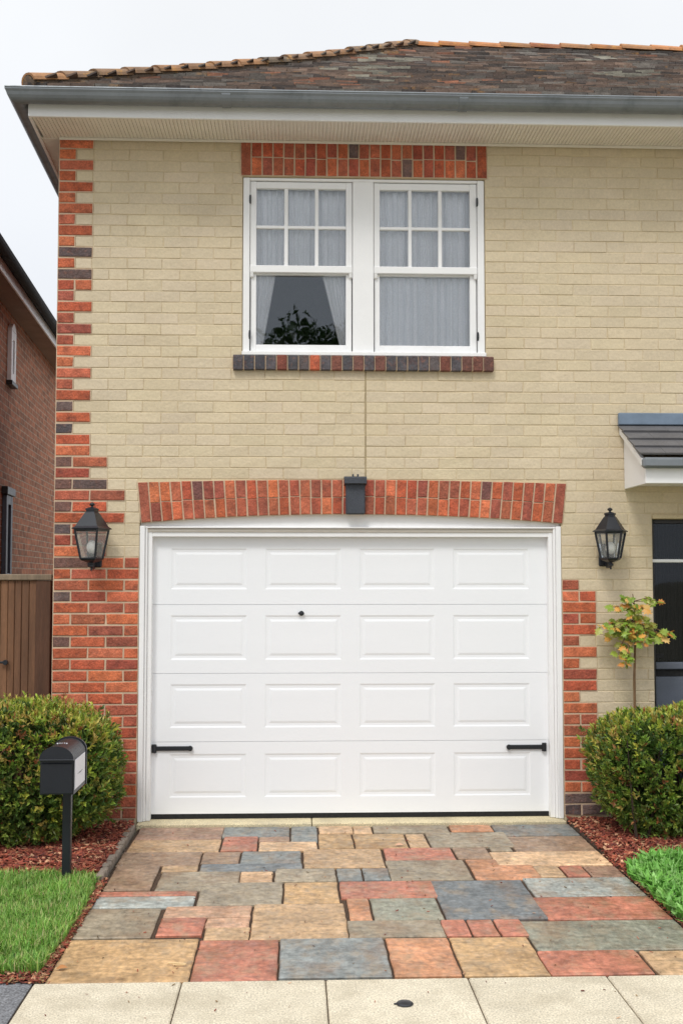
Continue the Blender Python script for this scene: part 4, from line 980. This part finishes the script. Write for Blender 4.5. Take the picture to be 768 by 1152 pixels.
hedge('rounded hedge behind the letterbox, left of the driveway', hxr - aL - .05, -.50, aL, .44, hzL - .02, 12500, 11)
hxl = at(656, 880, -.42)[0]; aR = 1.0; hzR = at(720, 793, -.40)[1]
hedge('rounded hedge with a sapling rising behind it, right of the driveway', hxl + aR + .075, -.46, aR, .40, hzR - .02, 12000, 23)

# ------------------------------------------------------------------ young maple
random.seed(5)
sy_ = -.10; sx0, _ = at(713, 790, sy_)
sap = empty('sapling', (sx0, sy_, 0), 'young maple sapling with green and orange leaves against the cream wall', 'tree')
pts = [(sx0, sy_, 0)] + [(at(px, py, sy_)[0], sy_, at(px, py, sy_)[1]) for px, py in ((713,760),(714,720),(714,700),(713,680),(711,668))]
b = MB(); b.tube(pts, [.011,.0095,.008,.007,.005,.003], 8)
tips = [(676,706),(686,716),(695,735),(703,747),(686,700),(700,700),(690,683),(704,672),(722,684),(738,676),(728,704),(740,712),(752,712),(722,724),(714,705),(698,726),(733,718),(711,690),(707,712),(722,696),(694,710),(745,716),(716,716),(702,740),(683,710)]
tp = []
for (px, py) in tips:
    yy = sy_ + rnd(-.13,.02); x, z = at(px, py, yy); st = pts[3] if py > 690 else pts[4]
    st = Vector(st) + Vector((0,0,rnd(-.05,.03))); e_ = Vector((x, yy, z)); mid_ = st.lerp(e_, .5) + Vector((0,0,.02))
    b.tube([st, mid_, e_], [.0042,.003,.0015], 5); tp += [(e_, 1), (mid_, .7), (st.lerp(e_,.75)+Vector((0,0,.01)), .9)]
b.build('trunk', M['bark'], sap)
b = MB(); PG = [(144,170,66),(162,182,80),(124,154,58),(186,190,96)]; PO = [(226,168,84),(216,146,74),(232,190,116),(204,168,78)]
for (e_, s_) in tp:
    for k in range(5 if s_ < 1 else 6):
        a = rnd(0, 6.28); el = rnd(-.7,.5); d = Vector((math.cos(a)*math.cos(el), math.sin(a)*math.cos(el)*.7, math.sin(el)-.15)).normalized()
        up = Vector((rnd(-.6,.6), -.7+rnd(-.4,.4), .7)); sd2 = d.cross(up).normalized(); up = sd2.cross(d)
        l = rnd(.042,.07)*s_; kk = rnd(.8,1.2); cc = lin(*random.choice(PO if random.random() < (.42 if s_ == 1 else .2) else PG)); cc = tuple(v*kk for v in cc[:3])+(1,)
        base = e_ + d*.008
        out = [(0,0),(.10,.16),(.02,.42),(.28,.30),(.38,.58),(.55,.28),(.78,.34),(.74,.14),(1.05,0)]
        P = [base + d*(u*l) + sd2*(v*l) + up*(-.12*l*abs(v) - .1*l*u*u) for u, v in out] + [base + d*(u*l) - sd2*(v*l) + up*(-.12*l*abs(v) - .1*l*u*u) for u, v in out[1:-1][::-1]]
        n_ = len(P); c0_ = base + d*(.45*l)
        V = P + [c0_]; b.grid(V, [(i, (i+1)%n_, n_) for i in range(n_)], cc)
b.build('crown', M['leaf'], sap, fix=False)

# ------------------------------------------------------------------ small things on the paving
x, y = gr(455, 1130); b = MB(); b.lathe([(.034, .0), (.036, .004), (.030, .009), (.012, .012), (.002,.013)], (x, y, .0005), 18); b.bbox(x-.045, x-.026, y-.004, y+.004, .001, .006, .001)
tag(b.build('survey_cap', M['black']), 'small round black cap set in the pale pavement slab', 'cap')
def leaf(px, py, l, a, c, label, name='fallen_leaf'):
    x, y = gr(px, py); b = MB(); V = []; n_ = 8
    for k in range(n_+1):
        t = k/n_; V.append((t*l-l/2, math.sin(math.pi*t)*l*.22+.002, .004+.012*math.sin(math.pi*t)))
    for k in range(n_+1):
        t = 1-k/n_; V.append((t*l-l/2, -math.sin(math.pi*t)*l*.2-.002, .004+.004*math.sin(math.pi*t)))
    m = Matrix.Translation((x, y, .003)) @ Matrix.Rotation(a, 4, 'Z')
    b.face([m @ Vector(v) for v in V], lin(*c)); return tag(b.build(name, M['mulch'], fix=False), label, 'leaf', 'fallen leaves on the paving')
leaf(70, 1091, .05, .3, (176,120,72), 'curled tan leaf on the large ochre flagstone by the lawn')
leaf(449, 952, .06, .1, (214,170,140), 'pale leaf at the joint in the middle of the driveway')
x, y = gr(200, 1086); b = MB(); b.tube([(x-.045, y+.008, .008), (x, y-.002, .010), (x+.04, y-.006, .007)], [.003,.0045,.003], 6, lin(214,186,140)); b.tube([(x-.02, y-.012, .006), (x+.035, y-.014, .006)], .0025, 6, lin(214,186,140))
tag(b.build('twig', M['mulch']), 'short pale wood splinter lying on the large ochre flagstone', 'twig')
x, y = gr(641, 921); b = MB()
b.lathe([(.004,0),(.020,.004),(.026,.02),(.018,.038),(.004,.044)], (x+.0, y-.03, .0), 9); tag(b.build('stone', M['kerbstone'], None, True), 'small rounded stone at the foot of the right garage jamb', 'stone')

# ------------------------------------------------------------------ the tree across the road that the window mirrors
random.seed(3); tx_, ty_ = .3, -22.0
tree = empty('street_tree', (tx_, ty_, -.03), 'broad dark tree across the road mirrored in the upstairs window', 'tree')
b = MB(); b.tube([(tx_,ty_,-.1),(tx_+.05,ty_,2),(tx_,ty_,4.5),(tx_+.1,ty_,6.4)], [.22,.18,.13,.06], 10)
for k in range(9):
    a = k*2.4; z = 2.8+k*.35; b.tube([(tx_,ty_,z),(tx_+math.cos(a)*1.0,ty_+math.sin(a)*1.0,z+.8),(tx_+math.cos(a)*2,ty_+math.sin(a)*2,z+1.2)], [.08,.05,.02], 6)
b.build('trunk', M['darkbark'], tree)
b = MB()
for k in range(24000):
    d = Vector((random.gauss(0,1), random.gauss(0,1), random.gauss(0,1))).normalized()*rnd(.45,1)
    d = d*(1+.35*noise.noise((d.x*2.2, d.y*2.2, d.z*2.2)))
    p_ = Vector((tx_+d.x*2.4, ty_+d.y*1.7, 6.2+d.z*2.45)); a = Vector((rnd(-1,1),rnd(-1,1),rnd(-1,1))).normalized(); c_ = a.orthogonal().normalized(); l = rnd(.10,.2)
    kk = rnd(.7,1.3); cc = lin(62,88,44); cc = tuple(v*kk for v in cc[:3])+(1,)
    b.grid([p_, p_+a*l*.5+c_*l*.3, p_+a*l, p_+a*l*.5-c_*l*.3], [(0,1,2,3)], cc)
b.build('crown', M['leaf'], tree, fix=False)
